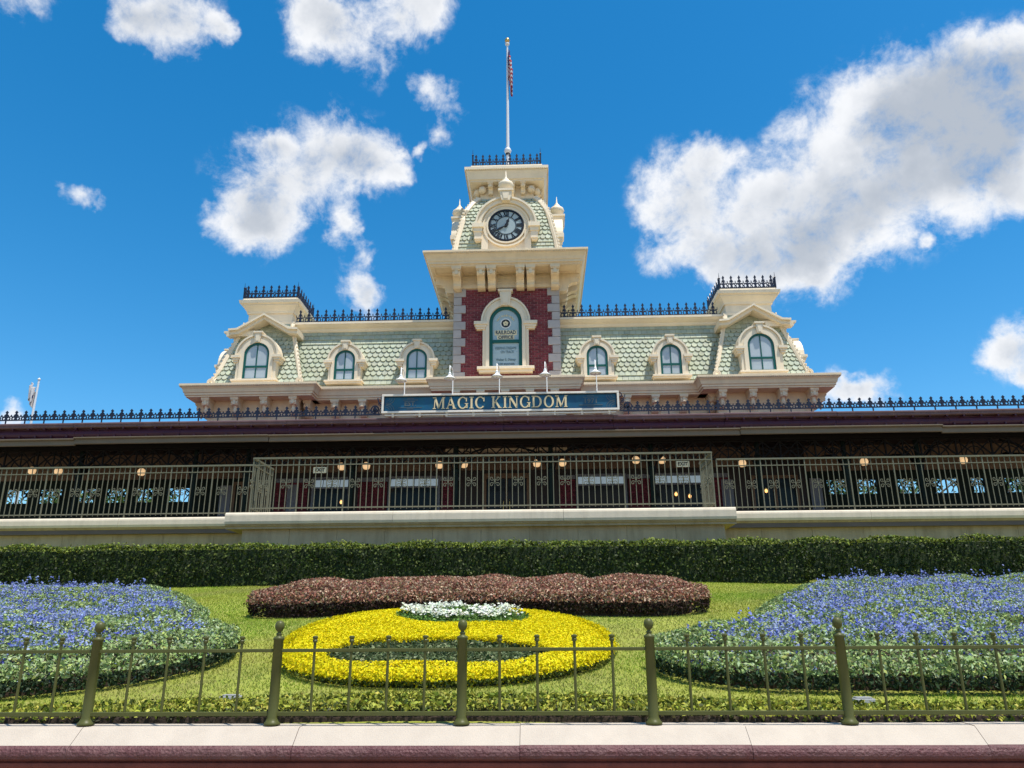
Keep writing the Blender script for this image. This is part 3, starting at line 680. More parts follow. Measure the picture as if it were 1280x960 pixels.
# -- brackets -------------------------------------------------------
def bracket_mesh(w, h, d, drop=False, matn='cream'):
    """top at z=0, back at y=0, comes forward to -d"""
    m = MB()
    m.box(-w*.62, w*.62, -d, 0, -h*.14, 0)
    m.box(-w*.55, w*.55, -d*.96, 0, -h*.20, -h*.14)
    prof = [(0, -h*.2), (-d*.88, -h*.2), (-d*.93, -h*.34), (-d*.86, -h*.47), (-d*.62, -h*.52), (-d*.48, -h*.60), (-d*.42, -h*.74), (-d*.44, -h*.86), (-d*.36, -h*.96), (-d*.2, -h), (0, -h)]
    m.prism(prof, -w/2, w/2, 'x')
    m.box(-w*.2, w*.2, -d*.955, -d*.5, -h*.44, -h*.2)
    if drop: m.lathe([(.01, -h*.98), (w*.26, -h*.86), (w*.34, -h*.74), (w*.26, -h*.62), (w*.30, -h*.55), (w*.30, -h*.45)], (0, -d*.62, 0), 8)
    return m.mesh('bracket', matn)
BR_T = bracket_mesh(.27, .66, .74); BR_M = bracket_mesh(.22, .56, .52, True); BR_S = bracket_mesh(.17, .42, .34)

# -- tower ----------------------------------------------------------
TH_ = 1.87; TY0, TY1 = 25.0, 28.74; TYC = (TY0+TY1)/2
m = MB(); m.box(XC-TH_+.05, XC+TH_-.05, TY0+.055, TY1-.05, 7.0, 13.1); tw = obj('tower_wall', m, S, mats='mortar')
WX = XC-.03   # window axis
m = MB(); rowh = .083; bl = .235
nrow = int((13.06-9.3)/rowh)
def brick_wall(axis):
    for r in range(nrow):
        z0 = 9.3+r*rowh; off = (r % 2)*bl/2; u = -1.72-off
        while u < 1.72:
            a, b = max(u, -1.72), min(u+bl-.019, 1.72); u += bl
            if b-a < .04: continue
            if axis == 'f':
                cx = (a+b)/2+XC-WX; zc = z0+rowh/2
                if abs(cx) < .70 and 9.95 < zc < 11.7: continue
                if zc >= 11.7 and (cx/.74)**2+((zc-11.7)/.86)**2 < 1: continue
            k = random.uniform(.75, 1.2); g = random.random()
            base = (.190, .040, .050) if g < .8 else ((.15, .033, .045) if g < .92 else (.23, .06, .065))
            m.col = tuple(c*k for c in base); pj = random.uniform(0, .006)
            if axis == 'f': m.box(XC+a, XC+b, TY0+.034-pj, TY0+.07, z0, z0+rowh-.018)
            elif axis == 'l': m.box(XC-TH_+.034-pj, XC-TH_+.07, TYC+a, TYC+b, z0, z0+rowh-.018)
            else: m.box(XC+TH_-.07, XC+TH_-.034+pj, TYC+a, TYC+b, z0, z0+rowh-.018)
for ax in 'flr': brick_wall(ax)
obj('bricks', m, tw, mats='brick', kind='stuff', label='dark red bricks laid in running bond')
qh = .311
for i in range(12):
    z0 = 9.33+i*qh
    for sx in (-1, 1):
        for yf in (0, 1):
            wx, wy = ((.43, .28) if i % 2 else (.28, .43))
            xa = XC+sx*TH_; ya = TY0 if yf == 0 else TY1
            m = MB(); x0, x1 = sorted((xa, xa-sx*wx)); y0, y1 = sorted((ya, ya+(wy if yf == 0 else -wy)))
            m.box(x0, x1, y0, y1, z0+.006, z0+qh-.006); obj('quoin', m, tw, mats='quoin', bevel=.014)
# frieze and cornice
m = MB(); m.rings([(.0, 13.06), (.035, 13.07), (.035, 13.20), (.0, 13.23), (.0, 13.64)], XC-TH_, XC+TH_, TY0, TY1)
for cxp in (-1.28, 0, 1.28): 
    w_ = .26 if cxp else .30
    m.box(XC+cxp-w_, XC+cxp+w_, TY0-.022, TY0, 13.33, 13.36); m.box(XC+cxp-w_, XC+cxp+w_, TY0-.022, TY0, 13.50, 13.53); m.box(XC+cxp-w_, XC+cxp-w_+.03, TY0-.0215, TY0, 13.36, 13.50); m.box(XC+cxp+w_-.03, XC+cxp+w_, TY0-.0215, TY0, 13.36, 13.50)
obj('tower_frieze', m, S, mats='cream')
m = MB(); prof = [(-.02, 13.60), (.74, 13.60), (.74, 13.66), (.80, 13.67), (.80, 13.74), (.83, 13.76), (.86, 13.85), (.93, 13.96), (.96, 14.02), (1.0, 14.03), (1.0, 14.10), (.96, 14.11), (-.05, 14.22)]
m.rings(prof, XC-TH_, XC+TH_, TY0, TY1)
tc_ = obj('tower_cornice', m, S, mats='cream')
def soffit_panels(parent, x0, x1, y0, y1, z, n):
    for i in range(n):
        a = x0+(x1-x0)*i/n+.07; b = x0+(x1-x0)*(i+1)/n-.07
        m = MB(); w = .045
        m.box(a, b, y0, y0+w, z-.025, z); m.box(a, b, y1-w, y1, z-.025, z); m.box(a, a+w, y0+w, y1-w, z-.0245, z); m.box(b-w, b, y0+w, y1-w, z-.0245, z)
        obj('soffit_panel', m, parent, mats='cream')
soffit_panels(tc_, XC-2.6, XC+2.6, TY0-.70, TY0-.12, 13.598, 5)
for sx in (-1, 1):
    for k in range(4):
        m = MB(); y0 = TY0+.2+k*.9; x0, x1 = sorted((XC+sx*(TH_+.12), XC+sx*(TH_+.70))); w = .045
        m.box(x0, x1, y0, y0+w, 13.573, 13.598); m.box(x0, x1, y0+.7-w, y0+.7, 13.573, 13.598); m.box(x0, x0+w, y0+w, y0+.7-w, 13.5735, 13.598); m.box(x1-w, x1, y0+w, y0+.7-w, 13.5735, 13.598)
        obj('soffit_panel', m, tc_, mats='cream')
for u in (-1.72, -.87, -.50, .50, .87, 1.72):
    obj('bracket', BR_T, tc_, (XC+u, TY0, 13.60))
    if abs(u) < 1:
        m = MB()
        for k in (-1, 0, 1): m.lathe([(.006, 0), (.034, .03), (.034, .09)], (k*.085, 0, 0), 6)
        obj('drop', m, tc_, (XC+u, TY0-.06, 12.97), mats='cream')
for v in (.2, .95, 1.35, 2.4, 2.8, 3.55):
    obj('bracket', BR_T, tc_, (XC-TH_, TY0+v, 13.60), -PI/2); obj('bracket', BR_T, tc_, (XC+TH_, TY0+v, 13.60), PI/2)
# lip dentils (the small egg-and-dart row under the cornice edge)
m = MB()
for i in range(80):
    x = XC-2.80+5.6*i/79; m.box(x-.018, x+.018, TY0-.985, TY0-.95, 13.985, 14.025)
for i in range(80):
    y = TY0-.93+5.6*i/79
    m.box(XC-TH_-.985, XC-TH_-.95, y-.018, y+.018, 13.985, 14.025); m.box(XC+TH_+.95, XC+TH_+.985, y-.018, y+.018, 13.985, 14.025)
obj('beading', m, tc_, mats='cream', kind='stuff')

# tower window ------------------------------------------------------
def kframe(m, hw, zb, zs, rz, w, y0, y1): m.band(archpath(hw-w, zb+w, zs, rz-w), archpath(hw, zb, zs, rz), y0, y1)
zb, zs = 10.06, 11.72; yF = TY0
m = MB()
m.band(shift(archpath(.57, zb, zs, .62), WX, 0), shift(archpath(.69, zb, zs, .76), WX, 0), yF-.16, yF+.06)
m.band(shift(archpath(.69, zb, zs, .76), WX, 0), shift(archpath(.80, zb, zs, .90), WX, 0), yF-.11, yF+.06)
m.band(shift(archpath(.80, zs-.02, zs, .90), WX, 0), shift(archpath(.87, zs-.02, zs, .97), WX, 0), yF-.15, yF+.06)
for sx in (-1, 1):
    x = WX+sx*.86
    m.box(x-.24, x+.24, yF-.22, yF+.05, zs-.10, zs+.02); m.box(x-.20, x+.20, yF-.18, yF+.05, zs-.19, zs-.10); m.box(x-.16, x+.16, yF-.15, yF+.05, zs-.26, zs-.19)
tws = obj('tower_window', m, S, mats='cream_light', bevel=.008)
m = MB(); m.prism([(-.15, 0), (.15, 0), (.21, .52), (-.21, .52)], -.24, .05); m.prism([(-.09, .06), (.09, .06), (.13, .40), (-.13, .40)], -.265, -.24); m.box(-.26, .26, -.27, .05, .52, .60)
obj('keystone', m, tws, (WX, yF, zs+.60), mats='cream_light', bevel=.008)
m = MB(); m.box(-.98, .98, -.26, .05, -.10, 0); m.box(-.92, .92, -.20, .05, -.20, -.10); obj('sill', m, tws, (WX, yF, zb), mats='cream_light', bevel=.01)
m = MB(); m.band(shift(archpath(.455, zb+.0, zs, .50), WX, 0), shift(archpath(.57, zb, zs, .62), WX, 0), yF-.07, yF+.03)
m.box(WX-.455, WX+.455, yF-.075, yF+.03, 10.97, 11.08); m.box(WX-.455, WX+.455, yF-.05, yF+.03, zb, zb+.03)
obj('frame', m, tws, mats='green_frame', bevel=.005)
m = MB(); m.prism(shift(archpath(.456, zb+.02, zs, .505), WX, 0), yF-.02, yF+.03); obj('pane', m, tws, mats='pane_lettered')
m = MB(); m.prism(shift(archpath(.58, zb, zs, .63), WX, 0), yF+.03, yF+.05); obj('recess', m, tws, mats='black')
def text_obj(body, size, parent, loc, matn, extrude=.004, width=None, name='lettering', rz=0, bold=0.0):
    cu_ = bpy.data.curves.new(name, 'FONT'); cu_.body = body; cu_.size = size; cu_.extrude = extrude; cu_.align_x = 'CENTER'; cu_.align_y = 'CENTER'; cu_.offset = bold; cu_.resolution_u = 2
    tmp = bpy.data.objects.new('tmp', cu_); COL.objects.link(tmp); bpy.context.view_layer.update()
    dg = bpy.context.evaluated_depsgraph_get(); me = bpy.data.meshes.new_from_object(tmp.evaluated_get(dg)); bpy.data.objects.remove(tmp)
    co = np.empty(len(me.vertices)*3); me.vertices.foreach_get('co', co); co = co.reshape(-1, 3)
    if width:
        w0 = co[:, 0].max()-co[:, 0].min(); co[:, 0] *= width/w0
    co = np.stack([co[:, 0], -co[:, 2], co[:, 1]], 1); me.vertices.foreach_set('co', co.ravel()); me.materials.clear(); me.materials.append(MATS[matn]); me.update()
    return obj(name, me, parent, loc, rz)
yL = yF-.026
m = MB(); A = arc(WX, 11.70, .19, 0, 360, 24); Bq = arc(WX, 11.70, .155, 0, 360, 24); m.band(A, Bq, yL-.004, yL); obj('emblem_ring', m, tws, mats='white_print')
m = MB(); m.prism(arc(WX, 11.70, .15, 0, 345, 22), yL-.003, yL); obj('emblem_disc', m, tws, mats='black')
m = MB()
for k in range(5): m.prism(arc(WX+.055*math.cos(R(90+72*k)), 11.70+.055*math.sin(R(90+72*k)), .042, 0, 330, 10), yL-.008-k*.0002, yL-.004)
obj('emblem_rosette', m, tws, mats='ivory')
for i, ch in enumerate('WALT DISNEY WORLD'):
    if ch == ' ': continue
    an = R(155-130*i/16); o = text_obj(ch, .085, tws, (WX+.30*math.cos(an), yL-.002, 11.70+.30*math.sin(an)), 'ivory', bold=.002); o.rotation_euler = (0, -(an-PI/2), 0)
text_obj('RAILROAD', .19, tws, (WX, yL-.006, 11.36), 'navy_print', width=.70, bold=.004); 
m = MB(); m.box(WX-.385, WX+.385, yL-.002, yL, 11.27, 11.45); m.box(WX-.30, WX+.30, yL-.002, yL, 11.11, 11.255); obj('gold_panel', m, tws, mats='ivory')
text_obj('OFFICE', .15, tws, (WX, yL-.006, 11.18), 'navy_print', width=.52, bold=.004)
text_obj('KEEPING DREAMS', .14, tws, (WX, yL-.002, 10.78), 'grey_print', width=.72); text_obj('ON TRACK', .14, tws, (WX+.05, yL-.002, 10.64), 'grey_print', width=.46)
text_obj('Walter E. Disney', .12, tws, (WX, yL-.002, 10.36), 'grey_print', width=.68, bold=.002); text_obj('CHIEF ENGINEER', .085, tws, (WX, yL-.002, 10.20), 'navy_print', width=.60)

# tower roof: convex mansard ---------------------------------------
CURVE = [(1.87, 14.18), (1.82, 14.6), (1.76, 15.05), (1.67, 15.46), (1.58, 15.95), (1.46, 16.4), (1.27, 16.8), (1.04, 17.15)]
m = MB()
for h_, z in CURVE: m.v += [(XC-h_, TYC-h_, z), (XC+h_, TYC-h_, z), (XC+h_, TYC+h_, z), (XC-h_, TYC+h_, z)]
for i in range(len(CURVE)-1):
    for k in range(4): m.f.append((i*4+k, i*4+(k+1) % 4, i*4+4+(k+1) % 4, i*4+4+k)); m.m.append(0)
m.f.append(tuple(len(m.v)-4+k for k in range(4))); m.m.append(0)
m.c = [(.2, .24, .17)]*len(m.v)
tr = obj('tower_roof', m, S, mats='shingle')
m = MB()
for side in range(4):
    rot = Matrix.Rotation(side*PI/2, 3, 'Z')
    for i in range(len(CURVE)-1, 0, -1):
        (h1, z1), (h0, z0) = CURVE[i], CURVE[i-1]
        T = Vector((0, -(h0-h1), z0-z1)); L = T.length; T = T/L
        P0 = Vector((0, -h1, z1)); N_ = Vector((0, -(z1-z0), -(h0-h1))); N_ = Vector((0, -abs(z1-z0), abs(h0-h1))).normalized()
        c0 = Vector((XC, TYC, 0))
        mm = MB(); shingle_rows(mm, rot @ P0 + c0, rot @ Vector((1, 0, 0)), rot @ T, rot @ N_, 2*h1, 2*h0, L, .18, .19, (lambda r, n, i=i: 'square' if i <= 2 else 'round'))
        o = len(m.v); m.v += mm.v; m.c += mm.c; m.f += [tuple(a+o for a in f) for f in mm.f]; m.m += mm.m
obj('shingles', m, tr, mats='shingle', kind='stuff', label='pale green shingles on the curved tower roof')
for sx in (-1, 1):
    for sy in (-1, 1):
        m = MB(); m.tube([(XC+sx*(h_+.02), TYC+sy*(h_+.02), z) for h_, z in CURVE], .095, 6); m.tube([(XC+sx*(h_+.075), TYC+sy*(h_+.075), z) for h_, z in CURVE], .05, 6)
        for q in range(22):
            u = q/21*(len(CURVE)-1); i = min(int(u), len(CURVE)-2); f_ = u-i; h_ = CURVE[i][0]*(1-f_)+CURVE[i+1][0]*f_+.11; z = CURVE[i][1]*(1-f_)+CURVE[i+1][1]*f_
            m.box(XC+sx*h_-.03, XC+sx*h_+.03, TYC+sy*h_-.03, TYC+sy*h_+.03, z-.035, z+.035)
        obj('hip_rib', m, tr, mats='cream_light')
# clock dormers on the four sides
def glyph_bars(txt):
    """strokes of a Roman numeral, unit height, returned as list of line segments"""
    segs = []; x = 0; adv = {'I': .30, 'V': .62, 'X': .62}
    for ch in txt:
        w = adv[ch]
        if ch == 'I': segs.append((x+w/2, 0, x+w/2, 1, .16))
        if ch == 'V': segs += [(x+.06, 1, x+w/2, 0, .17), (x+w-.06, 1, x+w/2, 0, .08)]
        if ch == 'X': segs += [(x+.06, 1, x+w-.06, 0, .17), (x+w-.06, 1, x+.06, 0, .08)]
        x += w
    return [(a-x/2, b, c-x/2, d, w) for a, b, c, d, w in segs]
def clock_dormer(rz):
    # local: front plane y=0 facing -y, z=0 clock centre, x=0
    c0 = Vector((XC, TYC, 15.52)); D = Matrix.Rotation(rz, 4, 'Z'); F = TYC-24.93
    loc = c0 + (D.to_3x3() @ Vector((0, -F, 0)))
    m = MB()
    m.band(archpath(.66, -.98, 0, .66, 20), archpath(.90, -.98, 0, .90, 20), 0, 1.2)
    m.prism(archpath(.67, -.98, 0, .67, 20), .06, .5)
    m.band(archpath(.90, -.12, 0, .90, 20), archpath(1.05, -.12, 0, 1.05, 20), -.10, 1.2)
    m.band(archpath(1.05, -.10, 0, 1.05, 20), archpath(1.12, -.10, 0, 1.12, 20), -.16, 1.25)
    m.band(arc(0, 0, .86, 0, 360, 30), arc(0, 0, .80, 0, 360, 30), -.03, .06)
    m.band(arc(0, 0, .72, 0, 360, 30), arc(0, 0, .66, 0, 360, 30), -.025, .06)
    for sx in (-1, 1):
        x = sx*1.02; m.box(x-.21, x+.21, -.18, .6, -.12, .04); m.box(x-.16, x+.16, -.13, .6, -.28, -.12); m.box(x-.13, x+.13, -.10, .6, -.56, -.28); m.box(x-.10, x+.10, -.06, .6, -.62, -.56)
    d = obj('clock_dormer', m, S, loc, rz, mats='cream_light')
    def ch(name, mb, mt, **k): return obj(name, mb, d, loc, rz, mats=mt, **k)
    m = MB(); m.prism([(-.15, .92), (.15, .92), (.23, 1.30), (-.23, 1.30)], -.24, .3); m.box(-.28, .28, -.28, .3, 1.30, 1.38); m.prism([(-.08, .98), (.08, .98), (.13, 1.24), (-.13, 1.24)], -.26, -.24); ch('keystone', m, 'cream_light')
    m = MB(); m.lathe([(.20, 1.38), (.14, 1.42), (.13, 1.46), (.25, 1.55), (.29, 1.66), (.27, 1.74), (.16, 1.84), (.10, 1.88), (.11, 1.92), (.05, 1.98), (.03, 2.04), (.006, 2.30)], (0, .02, 0), 12); ch('finial', m, 'cream_light', smooth=True)
    m = MB(); m.prism(arc(0, 0, .62, 0, 350, 36), .0, .05); ch('clock_face', m, 'clock_face')
    m = MB(); m.band(arc(0, 0, .64, 0, 360, 40), arc(0, 0, .575, 0, 360, 40), -.03, .04); m.band(arc(0, 0, .375, 0, 360, 40), arc(0, 0, .350, 0, 360, 40), -.012, .0); ch('clock_rim', m, 'black')
    for hr, tx in enumerate(['XII', 'I', 'II', 'III', 'IIII', 'V', 'VI', 'VII', 'VIII', 'IX', 'X', 'XI']):
        m = MB(); an = R(90-30*hr); ur = (math.cos(an), math.sin(an)); ut = (math.sin(an), -math.cos(an)); hh = .185; r0 = .385; wx = .17
        for a, b, c_, e, w in glyph_bars(tx):
            p0 = (ur[0]*(r0+b*hh)+ut[0]*a*wx, ur[1]*(r0+b*hh)+ut[1]*a*wx); p1 = (ur[0]*(r0+e*hh)+ut[0]*c_*wx, ur[1]*(r0+e*hh)+ut[1]*c_*wx)
            m.ribbon([p0, p1], max(w*.24, .022), -.010, .0)
        ch('numeral', m, 'black')
    def hand(an, ln, w):
        an = R(an); u = (math.cos(an), math.sin(an)); t_ = (-u[1], u[0]); m = MB()
        def q(r, s): return (u[0]*r+t_[0]*s, u[1]*r+t_[1]*s)
        m.prism([q(-.10, -w*.5), q(.10*ln, -w*.4), q(ln*.55, -w*1.3), q(ln*.75, -w*.5), q(ln, 0), q(ln*.75, w*.5), q(ln*.55, w*1.3), q(.10*ln, w*.4), q(-.10, w*.5)], -.03, -.02); return m
    ch('hour_hand', hand(90-20, .33, .045), 'black'); ch('minute_hand', hand(90-240, .50, .035), 'black')
    m = MB(); m.prism(arc(0, 0, .06, 0, 330, 12), -.045, .0); ch('hub', m, 'black')
for k in range(4): clock_dormer(k*PI/2)
# top cornice and crest
m = MB(); m.rings([(.0, 17.0), (.0, 17.62), (.05, 17.63), (.05, 17.70), (.0, 17.72)], XC-1.02, XC+1.02, TYC-1.02, TYC+1.02); obj('tower_neck', m, S, mats='cream')
m = MB(); m.rings([(-.02, 17.72), (.36, 17.72), (.36, 17.78), (.41, 17.79), (.43, 17.86), (.47, 17.98), (.52, 18.10), (.52, 18.14), (.57, 18.15), (.57, 18.25), (.53, 18.26), (.36, 18.29), (.34, 18.44), (-.3, 18.45)], XC-1.02, XC+1.02, TYC-1.02, TYC+1.02)
tcor = obj('top_cornice', m, S, mats='cream_light')
for k in range(4):
    D = Matrix.Rotation(k*PI/2, 3, 'Z')
    for u in (-.62, -.22, .22, .62):
        p = D @ Vector((u, -1.02, 0)); obj('bracket', BR_S, tcor, (XC+p.x, TYC+p.y, 17.72), k*PI/2)
    for sx in (-1, 1):
        p = D @ Vector((sx*.93, -1.13, 0)); m = MB(); m.lathe([(.02, -.16), (.12, -.10), (.15, 0), (.12, .10), (.02, .16)], n=10); obj('volute', m, tcor, (XC+p.x, TYC+p.y, 17.50), mats='cream', smooth=True)
m = MB()
for i in range(44):
    x = -1.55+3.1*i/43
    for k in range(4):
        p = Matrix.Rotation(k*PI/2, 3, 'Z') @ Vector((x, -1.575, 0)); m.box(XC+p.x-.016, XC+p.x+.016, TYC+p.y-.016, TYC+p.y+.016, 18.11, 18.15)
obj('beading', m, tcor, mats='cream', kind='stuff')
crest_rect(S, XC-1.30, XC+1.30, TYC-1.30, TYC+1.30, 18.44, crest_mesh(.26, .52, 'crest_finial'), .26, .52)

# -- small arched dormers -------------------------------------------
def dormer(x, y, zb, hw, hs, tr_, depth, rz=0, key=.2):
    """hw: half width of the green frame, hs: height of the spring line above the sill, tr_: width of the surround"""
    loc = (x, y, zb); rzz = hw*.98; ow = hw+tr_
    m = MB()
    m.band(archpath(hw, 0, hs, rzz), archpath(hw+tr_*.55, 0, hs, rzz+tr_*.55), -.06, .06)
    m.band(archpath(hw+tr_*.55, 0, hs, rzz+tr_*.55), archpath(ow, 0, hs, rzz+tr_), -.02, depth)
    m.band(archpath(ow, hs-.02, hs, rzz+tr_), archpath(ow+.06, hs-.02, hs, rzz+tr_+.06), -.07, depth+.05)
    m.prism(archpath(hw+.01, 0, hs, rzz+.01), .05, depth)
    for sx in (-1, 1):
        xx = sx*(ow+.02); m.box(xx-.15, xx+.15, -.13, .40, hs-.12, hs-.03); m.box(xx-.11, xx+.11, -.09, .38, hs-.20, hs-.12); m.box(xx-.08, xx+.08, -.06, .36, hs-.27, hs-.20)
    d = obj('dormer', m, S, loc, rz, mats='cream_light')
    def ch(name, mb, mt, **k): return obj(name, mb, d, loc, rz, mats=mt, **k)
    zt = hs+rzz
    m = MB(); m.prism([(-.08, zt), (.08, zt), (.12, zt+tr_+key*.35), (-.12, zt+tr_+key*.35)], -.12, .2); m.prism([(-.045, zt+.04), (.045, zt+.04), (.07, zt+tr_), (-.07, zt+tr_)], -.135, -.12); m.box(-.16, .16, -.15, .25, zt+tr_+key*.35, zt+tr_+key*.35+.06); ch('keystone', m, 'cream_light')
    m = MB(); m.box(-ow-.10, ow+.10, -.16, .3, -.07, 0); m.box(-ow-.06, ow+.06, -.12, .3, -.13, -.07); ch('sill', m, 'cream_light', bevel=.008)
    w = .075; m = MB(); m.band(archpath(hw-w, w*.7, hs, rzz-w), archpath(hw, 0, hs, rzz), -.03, .05); m.box(-hw+w, hw-w, -.03, .05, 0.002, w*.7)
    ch('frame', m, 'green_frame')
    m = MB(); m.box(-hw+w, hw-w, -.022, .04, hs*.52-.035, hs*.52+.035); m.box(-.017, .017, -.02, .04, w*.7, hs*.52-.035); m.box(-.017, .017, -.02, .04, hs*.52+.035, zt-w); ch('glazing_bars', m, 'green_frame')
    m = MB(); m.box(-hw+w*.9, -.01, .0, .03, w*.6, hs*.52); ch('pane', m, 'pane'); m = MB(); m.box(.01, hw-w*.9, .0, .03, w*.6, hs*.52); ch('pane', m, 'pane')
    a = [p for p in arc(0, hs, hw-w*.9, 90, 180, 8, rzz-w*.9)]
    m = MB(); m.prism([(-.01, hs*.52)]+[(min(p[0], -.01), p[1]) for p in a]+[(-hw+w*.9, hs*.52)], .0, .03); ch('pane', m, 'pane')
    m = MB(); m.prism([(.01, hs*.52)]+[(max(-p[0], .01), p[1]) for p in a]+[(hw-w*.9, hs*.52)], .0, .03); ch('pane', m, 'pane')
    return d

# -- lower walls and main cornice -----------------------------------
MC = [(-.02, 8.93), (.56, 8.93), (.56, 8.98), (.60, 8.99), (.60, 9.06), (.63, 9.07), (.66, 9.18), (.72, 9.27), (.75, 9.28), (.75, 9.35), (.72, 9.36), (.0, 9.46)]
PV = 8.54; PH = 1.55; PYC = 26.2
def frieze_panels(parent, xs, y, z0, z1):
    for a, b in zip(xs[:-1], xs[1:]):
        m = MB(); m.box(a+.20, b-.20, y-.022, y, z1-.04, z1); m.box(a+.20, b-.20, y-.022, y, z0, z0+.04); m.box(a+.20, a+.24, y-.0215, y, z0+.04, z1-.04); m.box(b-.24, b-.20, y-.0215, y, z0+.04, z1-.04)
        obj('frieze_panel', m, parent, mats='cream')
for s_ in (-1, 1):
    px = XC+s_*PV
    m = MB(); m.box(px-PH, px+PH, PYC-PH, PYC+PH+.6, 7.0, 8.95); pw = obj('pavilion_wall', m, S, mats='cream')
    frieze_panels(pw, [px-1.5, px-.49, px+.49, px+1.5], PYC-PH, 8.05, 8.62)
    m = MB(); m.rings(MC, px-PH, px+PH, PYC-PH, PYC+PH); mc = obj('pavilion_cornice', m, S, mats='cream')
    for u in (-1.47, -.49, .49, 1.47): obj('bracket', BR_M, mc, (px+u, PYC-PH, 8.93))
    for v in (-1.3, -.45, .45, 1.3): obj('bracket', BR_M, mc, (px+s_*PH, PYC+v, 8.93), s_*PI/2)
    m = MB()
    for i in range(70):
        x = px-2.26+4.52*i/69; m.box(x-.014, x+.014, PYC-PH-.742, PYC-PH-.70, 9.245, 9.285)
        yv = PYC-2.26+4.52*i/69; xx = px+s_*(PH+.72); m.box(xx-.02, xx+.02, yv-.014, yv+.014, 9.245, 9.285)
    obj('beading', m, mc, mats='cream', kind='stuff')
    # link wall between pavilion and tower
    xa, xb = sorted((XC+s_*1.9, XC+s_*(PV-PH)))
    m = MB(); m.box(xa, xb, 25.15, 27.5, 7.0, 8.95); lw = obj('link_wall', m, S, mats='cream')
    xs_ = [xa+.25+(xb-xa-.4)*i/5 for i in range(6)]; frieze_panels(lw, xs_, 25.15, 8.05, 8.62)
    m = MB(); m.prism([(25.17, 8.93), (24.70, 8.93), (24.70, 8.98), (24.66, 8.99), (24.66, 9.06), (24.63, 9.07), (24.60, 9.18), (24.56, 9.27), (24.53, 9.28), (24.53, 9.36), (24.56, 9.37), (25.4, 9.47)], xa-.3*(s_ > 0)*0, xb, 'x')
    lc = obj('link_cornice', m, S, mats='cream')
    for x in xs_: obj('bracket', BR_M, lc, (x, 25.15, 8.93))
    m = MB()
    for i in range(90):
        x = xa+.02+(xb-xa-.04)*i/89; m.box(x-.014, x+.014, 24.535, 24.57, 9.245, 9.285)
    obj('beading', m, lc, mats='cream', kind='stuff')
    # link mansard
    xa2, xb2 = sorted((XC+s_*(TH_-.1), XC+s_*7.75)); cx = (xa2+xb2)/2; wd = xb2-xa2
    m = MB(); m.prism([(25.13, 9.40), (25.75, 12.0), (30, 12.0), (30, 9.40)], xa2, xb2, 'x'); m.c = [(.2, .24, .17)]*len(m.v); lm = obj('link_roof', m, S, mats='shingle')
    T = Vector((0, 25.13-25.75, 9.42-12.0)); L_ = T.length; T /= L_; N_ = Vector((0, T.z, -T.y)).normalized(); 
    if N_.y > 0: N_ = -N_
    dx = [XC+s_*3.1-cx, XC+s_*5.6-cx]
    m = MB(); shingle_rows(m, Vector((cx, 25.75, 12.0)), Vector((1, 0, 0)), T, N_, wd, wd, L_, .19, .20, PAT, lambda u, v: any(abs(u-d) < .42 and v > 1.35 for d in dx))
    obj('shingles', m, lm, mats='shingle', kind='stuff', label='pale green shingles, square at the top and fish scale below')
    m = MB(); m.prism([(25.78, 11.76), (25.66, 11.76), (25.62, 11.80), (25.60, 11.86), (25.50, 11.92), (25.44, 11.98), (25.40, 11.99), (25.40, 12.07), (25.44, 12.08), (26.1, 12.10)], xa2, xb2, 'x'); et = obj('eave_trim', m, S, mats='cream_light')
    m = MB(); m.box(xa2+.1, xb2-.1, 25.465, 25.495, 12.07, 12.11); cr_ = obj('roof_crest', m, S, mats='iron')
    crest_run(cr_, (xa2+.12, 25.48), (xb2-.28, 25.48), 12.09, CREST, .31)
    for d in dx: dormer(cx+d, 24.93, 9.68, .36, .76, .20, .8)
    # pavilion mansard
    PC = [(1.60, 9.40), (1.53, 9.55), (1.36, 10.1), (1.18, 10.75), (.98, 11.45), (.82, 12.02)]
    m = MB()
    for h_, z in PC: m.v += [(px-h_, PYC-h_, z), (px+h_, PYC-h_, z), (px+h_, PYC+h_, z), (px-h_, PYC+h_, z)]
    for i in range(len(PC)-1):
        for k in range(4): m.f.append((i*4+k, i*4+(k+1) % 4, i*4+4+(k+1) % 4, i*4+4+k)); m.m.append(0)
    m.f.append(tuple(len(m.v)-4+k for k in range(4))); m.m.append(0); m.c = [(.2, .24, .17)]*len(m.v)
    pr = obj('pavilion_roof', m, S, mats='shingle')
    m = MB(); cnt = 0
    for side in range(4):
        rot = Matrix.Rotation(side*PI/2, 3, 'Z')
        for i in range(len(PC)-1, 0, -1):
            (h1, z1), (h0, z0) = PC[i], PC[i-1]; T = Vector((0, -(h0-h1), z0-z1)); L_ = T.length; T /= L_
            N_ = Vector((0, -abs(z1-z0), abs(h0-h1))).normalized()
            shingle_rows(m, rot @ Vector((0, -h1, z1)) + Vector((px, PYC, 0)), rot @ Vector((1, 0, 0)), rot @ T, rot @ N_, 2*h1, 2*h0, L_, .185, .19, (lambda r, n, i=i: 'square' if i in (5, 1) else 'round'))
    obj('shingles', m, pr, mats='shingle', kind='stuff', label='pale green shingles of the corner pavilion roof')
